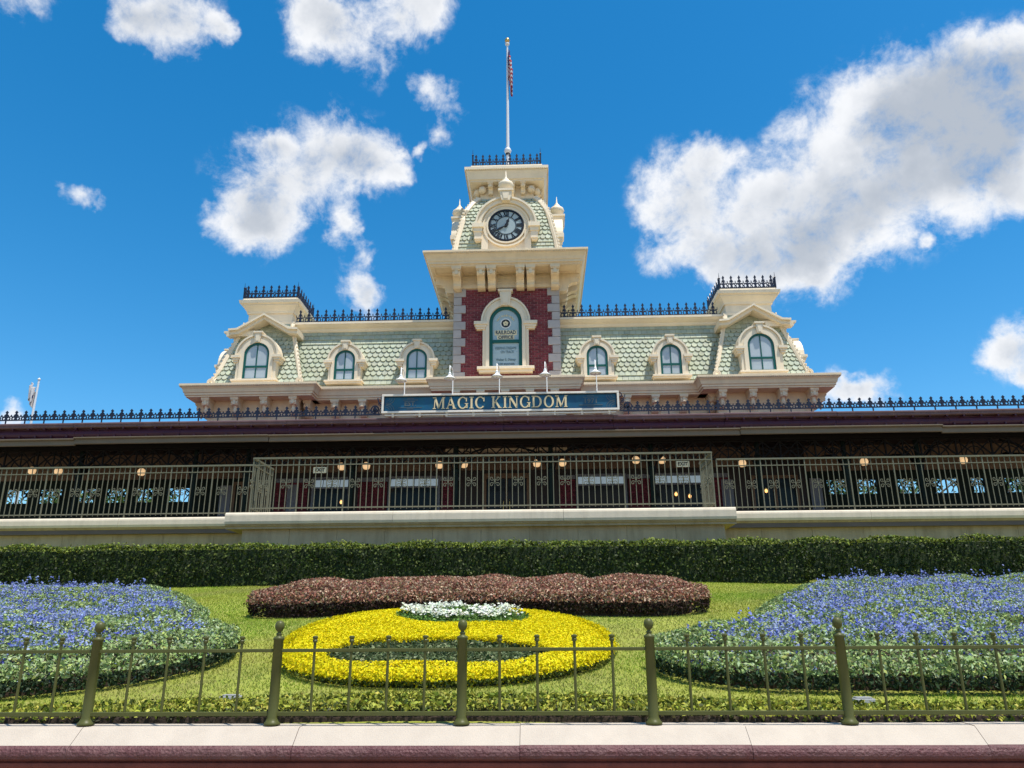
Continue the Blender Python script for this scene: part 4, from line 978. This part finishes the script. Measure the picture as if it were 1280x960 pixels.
    for sx in (-1, 1):
        for sy in (-1, 1):
            m = MB(); m.tube([(px+sx*(h_+.01), PYC+sy*(h_+.01), z) for h_, z in PC], .075, 6); m.tube([(px+sx*(h_+.05), PYC+sy*(h_+.05), z) for h_, z in PC], .042, 6)
            for q in range(22):
                u = q/21*(len(PC)-1); i = min(int(u), len(PC)-2); f_ = u-i; h_ = PC[i][0]*(1-f_)+PC[i+1][0]*f_+.085; z = PC[i][1]*(1-f_)+PC[i+1][1]*f_
                m.box(px+sx*h_-.022, px+sx*h_+.022, PYC+sy*h_-.022, PYC+sy*h_+.022, z-.03, z+.03)
            for r_ in (.13, .085):
                m.band([(px+sx*1.52+q[0], 9.58+q[1]) for q in arc(0, 0, r_, 0, 360, 14)], [(px+sx*1.52+q[0], 9.58+q[1]) for q in arc(0, 0, r_-.035, 0, 360, 14)], PYC+sy*1.66-.03, PYC+sy*1.66+.03)
            obj('hip_rib', m, pr, mats='cream_light')
    # gabled hoods and dormers on the front and on the outer side
    for rz in (0, s_*PI/2):
        D = Matrix.Rotation(rz, 3, 'Z')
        f = D @ Vector((0, -(PYC-24.5), 0)); dormer(px+f.x, PYC+f.y, 9.63, .44, .90, .25, 1.0, rz, .24)
        f = D @ Vector((0, -(PYC-24.9), 0))
        m = MB(); gp = [(-1.22, 11.50), (-.92, 11.52), (0, 12.06), (.92, 11.52), (1.22, 11.50)]
        m.ribbon(gp, .15, -.06, .9); m.ribbon([(a, b+.085) for a, b in gp], .07, -.16, .95)
        obj('gable_hood', m, pr, (px+f.x, PYC+f.y, 0), rz, mats='cream_light')
    m = MB(); m.rings([(0, 11.7), (0, 12.0), (.04, 12.01), (.04, 12.10), (.0, 12.12), (0, 12.46)], px-.80, px+.80, PYC-.80, PYC+.80); obj('pavilion_neck', m, S, mats='cream_light')
    m = MB(); m.rings([(-.02, 12.42), (.05, 12.42), (.07, 12.50), (.14, 12.60), (.21, 12.68), (.21, 12.72), (.28, 12.75), (.30, 12.86), (.27, 12.87), (.20, 12.88), (.19, 12.97), (-.2, 12.98)], px-.80, px+.80, PYC-.80, PYC+.80); obj('pavilion_top_cornice', m, S, mats='cream_light')
    crest_rect(S, px-.98, px+.98, PYC-.98, PYC+.98, 12.97, CREST, .28, .42)
# centre bay below the tower
m = MB(); m.box(XC-1.96, XC+1.96, 24.22, 27, 7.0, 8.80); cb = obj('centre_bay_wall', m, S, mats='cream')
m = MB(); m.rings([(o*.82, z-.02) for o, z in MC[:-1]]+[(-.75, 9.62)], XC-1.96, XC+1.96, 24.22, 26.5); cc = obj('centre_bay_cornice', m, S, mats='cream')
for u in (-1.6, -.8, 0, .8, 1.6): obj('bracket', BR_M, cc, (XC+u, 24.22, 8.91))
m = MB()
for i in range(80):
    x = XC-2.54+5.08*i/79; m.box(x-.014, x+.014, 23.622, 23.66, 9.225, 9.265)
obj('beading', m, cc, mats='cream', kind='stuff')

# -- ground floor behind the platform -------------------------------
GY = 24.5
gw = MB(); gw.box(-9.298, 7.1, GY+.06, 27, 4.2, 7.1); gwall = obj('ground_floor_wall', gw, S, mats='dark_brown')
def brick_panel(x0, x1, z0=4.5, z1=6.05):
    m = MB(); z = z0; r = 0
    while z < z1:
        u = x0-(r % 2)*.11
        while u < x1:
            a, b = max(u, x0), min(u+.21, x1); u += .222
            if b-a > .03:
                k = random.uniform(.7, 1.2); m.col = (.13*k, .022*k, .033*k); m.box(a, b, GY+.01-random.uniform(0, .006), GY+.06, z, z+.068)
        z += .08; r += 1
    o = obj('brick_panel', m, gwall, mats='brick', kind='stuff')
    m = MB(); m.box(x0-.04, x1+.04, GY-.05, GY+.06, z1+.04, z1+.17); obj('panel_cap', m, gwall, mats='grey_panel')
for a, b in ((-5.85, -4.92), (-8.55, -7.5), (2.85, 3.6), (.65, 1.15), (5.3, 6.0), (-3.15, -2.6)): brick_panel(a, b)
def shop_window(x0, x1, parent, strip=True):
    f = MB(); z0, z1, zt = 4.55, 5.90, 6.18; w = .07
    f.box(x0-w, x0, GY-.05, GY+.06, z0, zt+w); f.box(x1, x1+w, GY-.05, GY+.06, z0, zt+w); f.box(x0, x1, GY-.05, GY+.06, zt, zt+w); f.box(x0, x1, GY-.05, GY+.06, z1-.03, z1+.02); f.box(x0, x1, GY-.07, GY+.06, z0-.06, z0)
    o = obj('window', f, parent, mats='grey_panel')
    m = MB(); m.box(x0, x1, GY+.02, GY+.05, z0, z1-.03); obj('pane', m, o, mats='dark_glass')
    n = 4
    for i in range(n):
        a = x0+(x1-x0)*i/n+.01; b = x0+(x1-x0)*(i+1)/n-.01; m = MB(); m._add([(a, GY-.03, z1+.03), (b, GY-.03, z1+.03), (b, GY+.045, zt-.01), (a, GY+.045, zt-.01)], [(0, 1, 2, 3)]); obj('transom_pane', m, o, mats='transom_glow')
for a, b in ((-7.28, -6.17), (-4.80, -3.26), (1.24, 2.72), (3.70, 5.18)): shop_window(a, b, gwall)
# main door
m = MB(); m.box(-1.82, -1.70, GY-.06, GY+.06, 4.2, 6.3); m.box(-.40, -.28, GY-.06, GY+.06, 4.2, 6.3); m.box(-1.70, -.40, GY-.06, GY+.06, 6.14, 6.3); m.box(-1.08, -1.02, GY-.03, GY+.06, 4.2, 6.14); dr = obj('door', m, gwall, mats='brown_wood')
for a, b in ((-1.69, -1.09), (-1.01, -.41)):
    m = MB(); m.box(a, b, GY+.01, GY+.05, 4.25, 6.13); obj('pane', m, dr, mats='dark_glass')
for sx in (-1, 1):
    m = MB(); m.tube([(-1.05+sx*.10, GY-.01, 5.0), (-1.05+sx*.10, GY-.05, 5.05), (-1.05+sx*.10, GY-.05, 5.4), (-1.05+sx*.10, GY-.01, 5.45)], .014); obj('handle', m, dr, mats='brass')
m = MB(); m.box(-9.2, 7.1, GY-.03, GY+.06, 6.42, 7.1); obj('upper_boarding', m, gwall, mats='tan_board')
# wing screens: dark timber walls with open arches through which the trees and the sky behind show
def wing(x0, x1, holes, label, doorspan=None):
    w = thing('wing_screen', label, 'wall', ((x0+x1)/2, GY, 4.2))
    xs = sorted([x0]+[e for h in holes for e in h]+[x1]); m = MB()
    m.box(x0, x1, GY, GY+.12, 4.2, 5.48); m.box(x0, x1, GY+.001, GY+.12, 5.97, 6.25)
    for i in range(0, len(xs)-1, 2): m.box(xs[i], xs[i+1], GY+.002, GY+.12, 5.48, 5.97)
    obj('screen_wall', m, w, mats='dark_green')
    m = MB(); m.box(x0, x1, GY-.01, GY+.10, 6.26, 7.1); obj('upper_boarding', m, w, mats='tan_board')
    for a, b in holes:
        m = MB(); c = (a+b)/2; hw = (b-a)/2; m.box(a, b, GY-.03, GY+.05, 5.45, 5.51)
        for sx in (-1, 1):
            m.ribbon([(c+sx*(hw-.005), 5.52), (c+sx*hw*.9, 5.75), (c+sx*hw*.45, 5.92), (c, 5.955)], .035, GY-.01, GY+.04)
            m.ribbon([(c+sx*hw*.62+q[0], 5.80+q[1]) for q in curl(min(.11, hw*.4), 1.2, 90, sgn=sx)], .022, GY-.01, GY+.04)
            m.ribbon([(c+sx*hw*.95, 5.93), (c+sx*hw*.35, 5.55)], .022, GY, GY+.03)
        m.box(c-.018, c+.018, GY-.012, GY+.03, 5.51, 5.96)
        obj('arch_grille', m, w, mats='dark_green')
    return w
wl = wing(-19.5, -9.3, [(-17.5, -16.7), (-16.38, -15.62), (-15.26, -14.5), (-14.16, -13.46), (-13.18, -12.56), (-12.12, -11.25)], 'dark green open timber screen behind the left wing of the platform')
wr = wing(8.5, 17.5, [(9.1, 9.72), (10.04, 10.66), (11.3, 12.16), (12.42, 13.18), (13.6, 14.0), (14.62, 15.3), (15.8, 16.5)], 'dark green open timber screen behind the right wing of the platform')
m = MB(); m.box(7.1, 8.5, GY+.1, GY+.3, 4.2, 7.1); obj('side_wall', m, gwall, mats='dark_brown')
m = MB(); m.box(-9.33, -9.1, GY+.13, GY+.5, 4.2, 7.1); obj('side_wall', m, gwall, mats='dark_brown')
def side_door(x0, x1):
    m = MB(); w = .09; m.box(x0, x0+w, GY-.02, GY+.1, 4.2, 6.14); m.box(x1-w, x1, GY-.02, GY+.1, 4.2, 6.14); m.box(x0+w, x1-w, GY-.02, GY+.1, 6.04, 6.14); c = (x0+x1)/2; m.box(c-.05, c+.05, GY-.015, GY+.1, 4.2, 6.04)
    d = obj('side_door', m, gwall, mats='brown_wood')
    for a, b in ((x0+w, c-.05), (c+.05, x1-w)):
        m = MB(); m.box(a, b, GY+.03, GY+.08, 4.2, 6.04); obj('pane', m, d, mats='dark_glass')
side_door(6.72, 8.2); side_door(-9.95, -9.32)
for x, s in ((5.78, 1), (8.55, 1), (-8.15, 1), (-10.35, 1)):
    m = MB(); m.box(x, x+.36, GY-.04, GY+.0, 4.8, 6.02); o = obj('notice_panel', m, gwall if -9.2 < x < 7 else (wr if x > 0 else wl), mats='grey_panel')

# ================================================================== canopy
CY = 21.5
cp = thing('platform_canopy', 'long dark maroon platform canopy with black iron cresting along its edge', 'canopy', (XC, 22.5, 4.2))
m = MB(); m.prism([(21.62, 7.42), (25.6, 7.62), (25.6, 7.50), (21.62, 7.24)], -20, 18, 'x'); obj('roof', m, cp, mats='canopy_maroon')
def run(name, mt, prof, segs, loc=(0, 0, 0)):
    for a, b, dy, dz in segs:
        m = MB(); m.prism([(y+dy, z+dz) for y, z in prof], a+.004, b-.004, 'x'); obj(name, m, cp, mats=mt)
cuts = [-20+38*i/12 for i in range(13)]
run('edge_cap', 'canopy_cap', [(21.46, 7.25), (21.44, 7.27), (21.44, 7.33), (21.42, 7.34), (21.42, 7.38), (21.46, 7.40), (22.2, 7.43), (22.2, 7.25)], [(cuts[i], cuts[i+1], random.uniform(-.006, .006), random.uniform(-.008, .008)) for i in range(12)])
m = MB(); m.box(0, .05, 0, .10, 0, .05); seam = m.mesh('seam', 'canopy_maroon')
run('fascia', 'canopy_maroon', [(21.62, 7.252), (21.62, 7.20), (21.58, 7.17), (21.56, 7.08), (21.58, 7.02), (21.62, 6.99), (21.62, 6.965), (21.76, 6.965), (21.76, 7.252)], [(cuts[i], cuts[i+1], 0, 0) for i in range(12)])
for i in range(80):
    x = -19.8+i*.475
    m2 = obj('seam', seam, cp, (x, 21.47, 7.205)); obj('seam', seam, cp, (x+.2, 21.53, 6.985))
run('gutter_beam', 'canopy_beam', [(21.57, 6.765), (21.55, 6.78), (21.55, 6.90), (21.49, 6.915), (21.47, 6.93), (21.47, 6.955), (21.49, 6.962), (21.62, 6.964), (21.62, 6.765)], [(-20, -13.6, 0, -.03), (-13.6, -7.85, -.04, 0), (-7.85, 5.75, 0, .0), (5.75, 11.4, -.04, .01), (11.4, 18, 0, -.02)])
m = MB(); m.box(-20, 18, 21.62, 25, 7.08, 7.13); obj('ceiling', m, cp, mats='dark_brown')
CR2 = crest_mesh(.29, .30, 'crest_finial')
for a, b in ((-20, -4.62), (2.45, 18)):
    m = MB(); m.box(a, b, 21.505, 21.535, 7.50, 7.53)
    for i in range(int((b-a)/.58)): m.box(a+.14+i*.58, a+.17+i*.58, 21.506, 21.534, 7.40, 7.50)
    c = obj('roof_crest', m, cp, mats='iron'); crest_run(c, (a, 21.52), (b, 21.52), 7.51, CR2, .29)
    # big scrolls that end the cresting beside the sign
    s = 1 if a > 0 else -1; ex = b if s < 0 else a
    m = MB()
    for (cx, cz, r, sg, w) in ((.30, .16, .15, 1, .03), (.30, .16, .09, -1, .022), (.08, .48, .11, -1, .026), (.10, .14, .09, 1, .022), (.16, .32, .07, 1, .02)):
        m.ribbon([(s*(cx-.05)+q[0]*s, cz+q[1]) for q in curl(r, 1.4, 250, 20, sg)], w, -.015, .015)
    m.ribbon([(s*.0, .03), (s*.05, .25), (s*.16, .36), (s*.2, .5)], .026, -.014, .014); m.box(min(0, s*.55), max(0, s*.55), -.013, .013, 0, .03)
    obj('end_scroll', m, cp, (ex-s*.12, 21.52, 7.52), mats='iron')
# lattice truss under the edge, in panels
m = MB(); pw_ = 1.0
m.box(0, pw_, -.02, .02, .52, .60); m.box(0, pw_, -.02, .02, 0, .05); m.box(-.02, .02, -.022, .022, 0, .6)
for a, b in (((0, .05), (pw_/2, .52)), ((pw_/2, .52), (pw_, .05)), ((0, .52), (pw_/2, .05)), ((pw_/2, .05), (pw_, .52))): m.ribbon([a, b], .035, -.015, .015)
m.ribbon(arc(pw_/2, .05, .26, 0, 180, 10), .025, -.014, .014); m.box(pw_/2-.015, pw_/2+.015, -.016, .016, .05, .52)
tp = m.mesh('truss_panel', 'dark_iron')
for i in range(38): obj('truss_panel', tp, cp, (-20+i, 22.1, 6.16))
m = MB(); m.box(-20, 18, 21.98, 22.08, 6.72, 7.1); obj('header_beam', m, cp, mats='dark_iron')
# columns with curved braces
m = MB(); m.lathe([(.14, 0), (.14, .25), (.09, .32), (.075, 1.7), (.10, 1.74), (.10, 1.82), (.07, 1.86), (.07, 2.9)], n=10); colm = m.mesh('column', 'dark_green')
m = MB()
for sx in (-1, 1): m.ribbon([(sx*.06, 1.6), (sx*.15, 2.0), (sx*.5, 2.35), (sx*1.0, 2.5)], [.06, .055, .05, .05], -.03, .03); m.ribbon([(sx*.3+q[0], 2.28+q[1]) for q in curl(.12, 1.2, 0, sgn=sx)], .025, -.015, .015)
brm = m.mesh('column_brace', 'dark_iron')
for x in (-17.8, -13.8, -10.3, -8.7, -5.55, -2.45, .35, 3.3, 6.4, 8.9, 11.0, 14.4):
    obj('column', colm, cp, (x, 22.35, 4.2)); obj('column_brace', brm, cp, (x, 22.34, 4.2))
    m = MB(); m.tube([(x, 22.4, 6.0), (x, 23.0, 6.4), (x, 23.8, 6.6), (x, 24.45, 6.65)], .045); obj('roof_brace', m, cp, mats='dark_iron')
# exit plates and globe lamps under the canopy
for x0, z0, lab in ((-6.35, 5.955, 'small cream notice plate hanging under the canopy at left'), (4.10, 5.995, 'small cream notice plate hanging under the canopy at right')):
    t = thing('hanging_plate', lab, 'sign', (x0, 21.8, z0)); m = MB(); m.box(-.19, .19, -.015, .015, -.085, .085); obj('plate', m, t, (x0, 21.8, z0), mats='ivory')
    text_obj('EXIT', .14, t, (x0, 21.78, z0), 'dark_brown', width=.28, bold=.004)
    for sx in (-1, 1): m = MB(); m.tube([(sx*.15, 0, .085), (sx*.15, 0, 1.1)], .008, 5); obj('hanger', m, t, (x0, 21.8, z0), mats='dark_iron')
GL = [(-5.91, 6.20), (-5.16, 6.21), (-2.97, 6.21), (-2.23, 6.22), (-.06, 6.22), (.70, 6.23), (2.87, 6.28), (3.63, 6.27), (5.98, 6.14), (9.51, 6.14), (12.36, 6.15), (-11.99, 6.11), (-14.56, 6.17), (-15.38, 6.2)]
order = ['leftmost', 'second from the left', 'third from the left', 'fourth from the left', 'fifth from the left', 'sixth from the left', 'seventh from the left', 'rightmost']
m = MB(); m.lathe([(.02, -.115), (.07, -.105), (.10, -.07), (.115, 0), (.10, .06), (.06, .10)], n=14); gl = m.mesh('globe', 'globe'); gl.polygons.foreach_set('use_smooth', [True]*len(gl.polygons))
m = MB(); m.lathe([(.065, .10), (.07, .115), (.05, .13), (.014, .15), (.014, .90)], n=8); gf = m.mesh('stem', 'dark_iron')
for i, (x, z) in enumerate(GL):
    if i < 8: lab = f'lit round globe lamp, {order[i]} of the eight over the middle platform'
    else: lab = ['lit globe lamp next to the middle platform on the right wing', 'lit globe lamp midway along the right wing', 'lit globe lamp near the right end of the right wing', 'lit globe lamp over the left wing nearest the middle', 'lit globe lamp near the left edge, the right one of its pair', 'lit globe lamp near the left edge, the left one of its pair'][i-8]
    t = thing('globe_lamp', lab, 'lamp', (x, 22.5, z), 'globe lamps under the canopy'); obj('globe', gl, t, (x, 22.5, z)); obj('stem', gf, t, (x, 22.5, z))
for x, z, lab in ((-6.35, 5.42, 'small amber light behind the leftmost shop window'), (4.32, 5.55, 'small amber light, left one in the rightmost shop window'), (4.75, 5.48, 'small amber light, right one in the rightmost shop window'), (7.15, 5.62, 'small amber light in the side door')):
    t = thing('wall_lamp', lab, 'lamp', (x, 24.45, z), 'amber lights along the station wall'); m = MB(); m.lathe([(.01, -.05), (.04, -.03), (.05, .02), (.03, .06)], n=8); obj('bulb', m, t, (x, 24.42, z), mats='bulb'); m = MB(); m.box(-.03, .03, -.02, .09, .06, .10); obj('holder', m, t, (x, 24.42, z), mats='brass')

# ================================================================== name sign with serif letters
SX0, SX1, SZ0, SZ1, SY = -4.53, 2.33, 7.49, 8.06, 21.3
sg = thing('name_sign', 'dark blue sign board lettered MAGIC KINGDOM in gold above the canopy', 'sign', ((SX0+SX1)/2, SY, SZ0))
m = MB(); m.box(SX0+.05, SX1-.05, SY+.03, SY+.10, SZ0+.05, SZ1-.05); obj('board', m, sg, mats='sign_blue')
m = MB(); w = .06
m.box(SX0, SX1, SY-.03, SY+.12, SZ1-w, SZ1); m.box(SX0, SX1, SY-.03, SY+.12, SZ0, SZ0+w); m.box(SX0, SX0+w, SY-.029, SY+.12, SZ0+w, SZ1-w); m.box(SX1-w, SX1, SY-.029, SY+.12, SZ0+w, SZ1-w); obj('frame', m, sg, mats='sign_frame', bevel=.008)
m = MB(); w2 = .085; e = .022
m.box(SX0+w, SX1-w, SY+.0, SY+.03, SZ1-w2, SZ1-w); m.box(SX0+w, SX1-w, SY+.0, SY+.03, SZ0+w, SZ0+w2-.012); m.box(SX0+w, SX0+w2, SY+.001, SY+.03, SZ0+w2-.012, SZ1-w2); m.box(SX1-w2, SX1-w, SY+.001, SY+.03, SZ0+w2-.012, SZ1-w2); obj('inner_moulding', m, sg, mats='sign_navy')
def letter(ch):
    """serif capital in a unit-high box: returns (MB, width)"""
    m = MB(); y0, y1 = 0, .05; TK, TN, SE = .17, .075, .055
    def st(x0, z0, x1, z1, w): m.ribbon([(x0, z0), (x1, z1)], w, y0, y1)
    def stem(x, w, z0=0, z1=1): m.box(x-w/2, x+w/2, y0, y1, z0, z1)
    def ser(x, z, w): m.box(x-w/2, x+w/2, y0-.002, y1, *( (z, z+SE) if z < .5 else (z-SE, z)))
    def bowl(cx, rx, a0, a1, tk, tn, rz=.52):
        n = 22; A = arc(cx, .5, rx, a0, a1, n, rz); B = arc(cx, .5, rx-tk, a0, a1, n, rz-tn); m.band(A, B, y0, y1)
    if ch == 'I': stem(.2, TK); ser(.2, 0, .38); ser(.2, 1, .38); return m, .40
    if ch == 'M':
        st(.14, .02, .20, 1, TN); st(.19, 1, .53, .06, TK); st(.53, .06, .88, 1, TN); stem(.93, TK); ser(.14, 0, .28); ser(.93, 0, .34); ser(.10, 1, .22); ser(.98, 1, .24); return m, 1.12
    if ch == 'A': st(.10, .02, .40, 1, TN); st(.38, 1, .72, .02, TK); st(.20, .33, .62, .33, TN); ser(.10, 0, .26); ser(.74, 0, .32); return m, .90
    if ch == 'N': stem(.15, TN); st(.15, .98, .74, .04, TK); stem(.76, TN); ser(.15, 0, .28); ser(.10, 1, .24); ser(.76, 1, .28); return m, .92
    if ch == 'K': stem(.17, TK); ser(.17, 0, .34); ser(.17, 1, .34); st(.26, .44, .66, .97, TN); st(.36, .58, .74, .03, TK); ser(.66, 1, .26); ser(.76, 0, .30); return m, .92
    if ch == 'O': bowl(.48, .46, 0, 360, TK, TN); return m, .96
    if ch == 'C': bowl(.48, .46, 42, 318, TK, TN); m.prism([(.76, .60), (.86, .60), (.86, 1.0), (.80, .92)], y0-.001, y1); return m, .92
    if ch == 'G': bowl(.48, .46, 42, 325, TK, TN); m.prism([(.76, .62), (.86, .62), (.86, 1.0), (.80, .92)], y0-.001, y1); stem(.84, TK*.9, .06, .44); m.box(.66, .98, y0-.002, y1, .40, .45); return m, .98
    if ch == 'D': stem(.18, TK); ser(.12, 0, .26); ser(.12, 1, .26); bowl(.42, .48, -90, 90, TK, TN, .5); m.box(.2, .43, y0, y1-.001, 0, TN); m.box(.2, .43, y0, y1-.001, 1-TN, 1); return m, .96
LET = {c: letter(c) for c in 'MAGICKND' + 'O'}
LME = {c: LET[c][0].mesh('letter', 'gold') for c in LET}
txt = 'MAGIC KINGDOM'; capH = .345; gap = .10
tot_w = sum((LET[c][1]+gap) if c != ' ' else .48 for c in txt)-gap
sxl = (3.90)/(tot_w*capH); x = -3.04
for c in txt:
    if c == ' ': x += .48*capH*sxl; continue
    o = obj('letter', LME[c], sg, (x, SY-.005, 7.605)); o.scale = (capH*sxl, 1, capH)
    x += (LET[c][1]+gap)*capH*sxl
for tx, cx in (('EST.', -3.70), ('1971', 1.52)):
    text_obj(tx, .19, sg, (cx, SY+.024, 7.775), 'dim_gold', width=.34, bold=.003)
    m = MB(); m.box(cx-.34, cx+.34, SY+.02, SY+.03, 7.655, 7.668); m.box(cx-.22, cx+.22, SY+.02, SY+.03, 7.885, 7.898); m.box(cx-.10, cx+.10, SY+.02, SY+.03, 7.615, 7.628); m.box(cx-.10, cx+.10, SY+.02, SY+.03, 7.925, 7.938); obj('flourish', m, sg, mats='dim_gold')
for sx, ex in ((1, SX0+.12), (-1, SX1-.12)):
    m = MB()
    for sz, ez in ((1, 7.60), (-1, 7.95)):
        for r_ in (.10, .17, .24): m.ribbon(arc(ex, ez, r_, *( (0, 90) if sx > 0 and sz > 0 else (90, 180) if sz > 0 else (270, 360) if sx > 0 else (180, 270)), 8, r_*.8), .012, SY+.02, SY+.03)
    obj('corner_ornament', m, sg, mats='dim_gold')
m = MB()
for i in range(9): m.box(SX0+.3+i*.78, SX0+.36+i*.78, SY+.02, SY+.08, 7.38, 7.49)
m.box(SX0+.1, SX1-.1, SY+.0, SY+.10, 7.42, 7.45); obj('supports', m, sg, mats='sign_frame')
# sign lamps
labs = ['leftmost', 'second from the left', 'middle', 'second from the right', 'rightmost']
for i, (x, z) in enumerate(((-3.96, 8.40), (-2.54, 8.44), (-1.17, 8.47), (.22, 8.50), (1.67, 8.53))):
    t = thing('sign_lamp', f'white cone shaped lamp over the name sign, {labs[i]} of five', 'lamp', (x, 21.5, 8.06), 'white lamps over the name sign')
    m = MB(); m.lathe([(.17, 0), (.175, .012), (.10, .07), (.055, .10), (.045, .15), (.05, .16), (.03, .19), (.012, .22), (.010, .42)], n=16); m.lathe([(.02, .0), (.16, -.001), (.05, .055), (.03, .07)], n=16); obj('shade', m, t, (x, 21.1, z), mats='white_paint', smooth=True)
    m = MB(); m.tube([(x+.05, 21.46, 7.8), (x+.05, 21.46, z+.28), (x+.045, 21.42, z+.36), (x+.03, 21.28, z+.41), (x+.01, 21.16, z+.40), (x, 21.1, z+.36)], .016, 7); obj('pole', m, t, mats='white_paint')

# ================================================================== flagpoles and flags
t = thing('flagpole', 'tall white flagpole with a gold ball on the clock tower roof', 'flagpole', (XC, TYC, 18.3))
m = MB(); m.lathe([(.16, 0), (.16, .1), (.075, .2), (.070, 1.6), (.05, 4.2), (.036, 6.9), (.05, 6.92), (.09, 6.96), (.09, 7.02), (.03, 7.06)], n=12); obj('pole', m, t, (XC, TYC, 18.28), mats='pole_white', smooth=False)
m = MB(); m.lathe([(.01, -.15), (.10, -.11), (.15, 0), (.11, .11), (.06, .15)], n=14); obj('collar_ball', m, t, (XC, TYC, 19.98), mats='pole_white', smooth=True)
m = MB(); m.lathe([(.10, -.2), (.09, -.12), (.02, -.10)], n=12); obj('collar_ring', m, t, (XC, TYC, 19.98), mats='black')
m = MB(); m.lathe([(.01, -.11), (.08, -.08), (.11, 0), (.08, .08), (.01, .11)], n=14); obj('ball', m, t, (XC, TYC, 25.45), mats='brass', smooth=True)
def hanging_flag(name, label, base, z_top, ln, width, cols, mt, folds=3.2):
    """limp flag: pleated strip hanging from the hoist, cloth gathers towards the pole"""
    nu, nv = 26, 26; m = MB()
    for j in range(nv+1):
        v = j/nv
        for i in range(nu+1):
            u = i/nu; drop = u*ln*.62
            xx = base[0]+.05+width*(u*.30+.12*math.sin(u*folds*PI*2)*(1-.2*v)); yy = base[1]-.05+.10*math.sin(u*folds*PI*2+1.1+v)*(.5+u)
            zz = z_top-drop*(.65+.2*v)-v*ln*.52-.06*math.sin(u*7)
            m.v.append((xx, yy, zz))
    for j in range(nv):
        for i in range(nu):
            a = j*(nu+1)+i; m.f.append((a, a+1, a+nu+2, a+nu+1)); m.m.append(cols(i/nu, j/nv))
    o = obj(name, m, mats=mt, smooth=True); md = o.modifiers.new('solid', 'SOLIDIFY'); md.thickness = .006
    tag(o, label, 'flag'); return o
hanging_flag('flag', 'limp striped red, white and blue flag on the tower flagpole', (XC, TYC), 25.0, 2.3, .42, lambda u, v: 2 if (u < .42 and v < .54) else (0 if int(v*13) % 2 == 0 else 1), ['flag_red', 'flag_white', 'flag_blue'])
fx, fy_ = -27.9, 40
t = thing('flagpole', 'thin white flagpole far behind the canopy on the left', 'flagpole', (fx, fy_, 0)); m = MB(); m.lathe([(.10, 0), (.08, 10), (.05, 14.9), (.09, 14.95), (.01, 15.05)], n=10); obj('pole', m, t, (fx, fy_, 0), mats='pole_white')
hanging_flag('flag', 'limp white flag with a blue patch on the far flagpole', (fx-.45, fy_), 14.8, 1.5, 1.0, lambda u, v: 1 if (.25 < u < .6 and .5 < v < .75) else 0, ['flag_white', 'flag_blue'], 2.2)

# ================================================================== trees beyond the station
def tree(label, x, y, h, cr, seed):
    r_ = np.random.default_rng(seed); t = thing('tree', label, 'tree', (x, y, 0), 'trees beyond the station')
    m = MB(); m.tube([(x, y, 0), (x+.1, y, h*.3), (x-.1, y+.1, h*.55), (x, y, h*.9)], [.30, .24, .17, .05], 8)
    for k in range(7):
        a = k*2.4; z0 = h*(.32+.07*k); m.tube([(x, y, z0), (x+cr*.4*math.cos(a), y+cr*.4*math.sin(a), z0+h*.12), (x+cr*.8*math.cos(a), y+cr*.8*math.sin(a), z0+h*.2)], [.11, .07, .02], 6)
    obj('trunk', m, t, mats='bark')
    cl = r_.normal(0, 1, (34, 3)); cl /= np.linalg.norm(cl, axis=1)[:, None]; cl *= r_.uniform(.45, 1.0, (34, 1)); ctrs = np.array([x, y, h*.66])+cl*np.array([cr, cr, h*.34]); rad = r_.uniform(.22, .42, 34)*cr
    i = r_.integers(0, 34, 5200); d = r_.normal(0, 1, (5200, 3)); d /= np.linalg.norm(d, axis=1)[:, None]; P = ctrs[i]+d*rad[i][:, None]*r_.uniform(.6, 1.05, (5200, 1))
    obj('crown', scatter_mesh('crown', P, d, .24, palette(5200, [(.05, .10, .02), (.08, .14, .03), (.12, .18, .05), (.03, .06, .015)]), 'leaf', .5, .7), t, kind='stuff')
for i, (x, y, h, cr, lab) in enumerate(((-36, 46, 11.0, 3.6, 'leafy tree seen through the leftmost screen opening'), (-29.5, 48, 11.6, 3.4, 'leafy tree seen through the second screen opening from the left'), (-24, 45, 10.6, 3.0, 'leafy tree seen through the left screen near the building'), (17.5, 46, 10.6, 2.8, 'leafy tree seen through the right screen near the building'), (23, 48, 11.4, 3.2, 'leafy tree seen through the middle of the right screen'), (28.5, 46, 10.9, 3.2, 'leafy tree seen through the rightmost screen opening'))):
    tree(lab, x, y, h, cr, i+1)
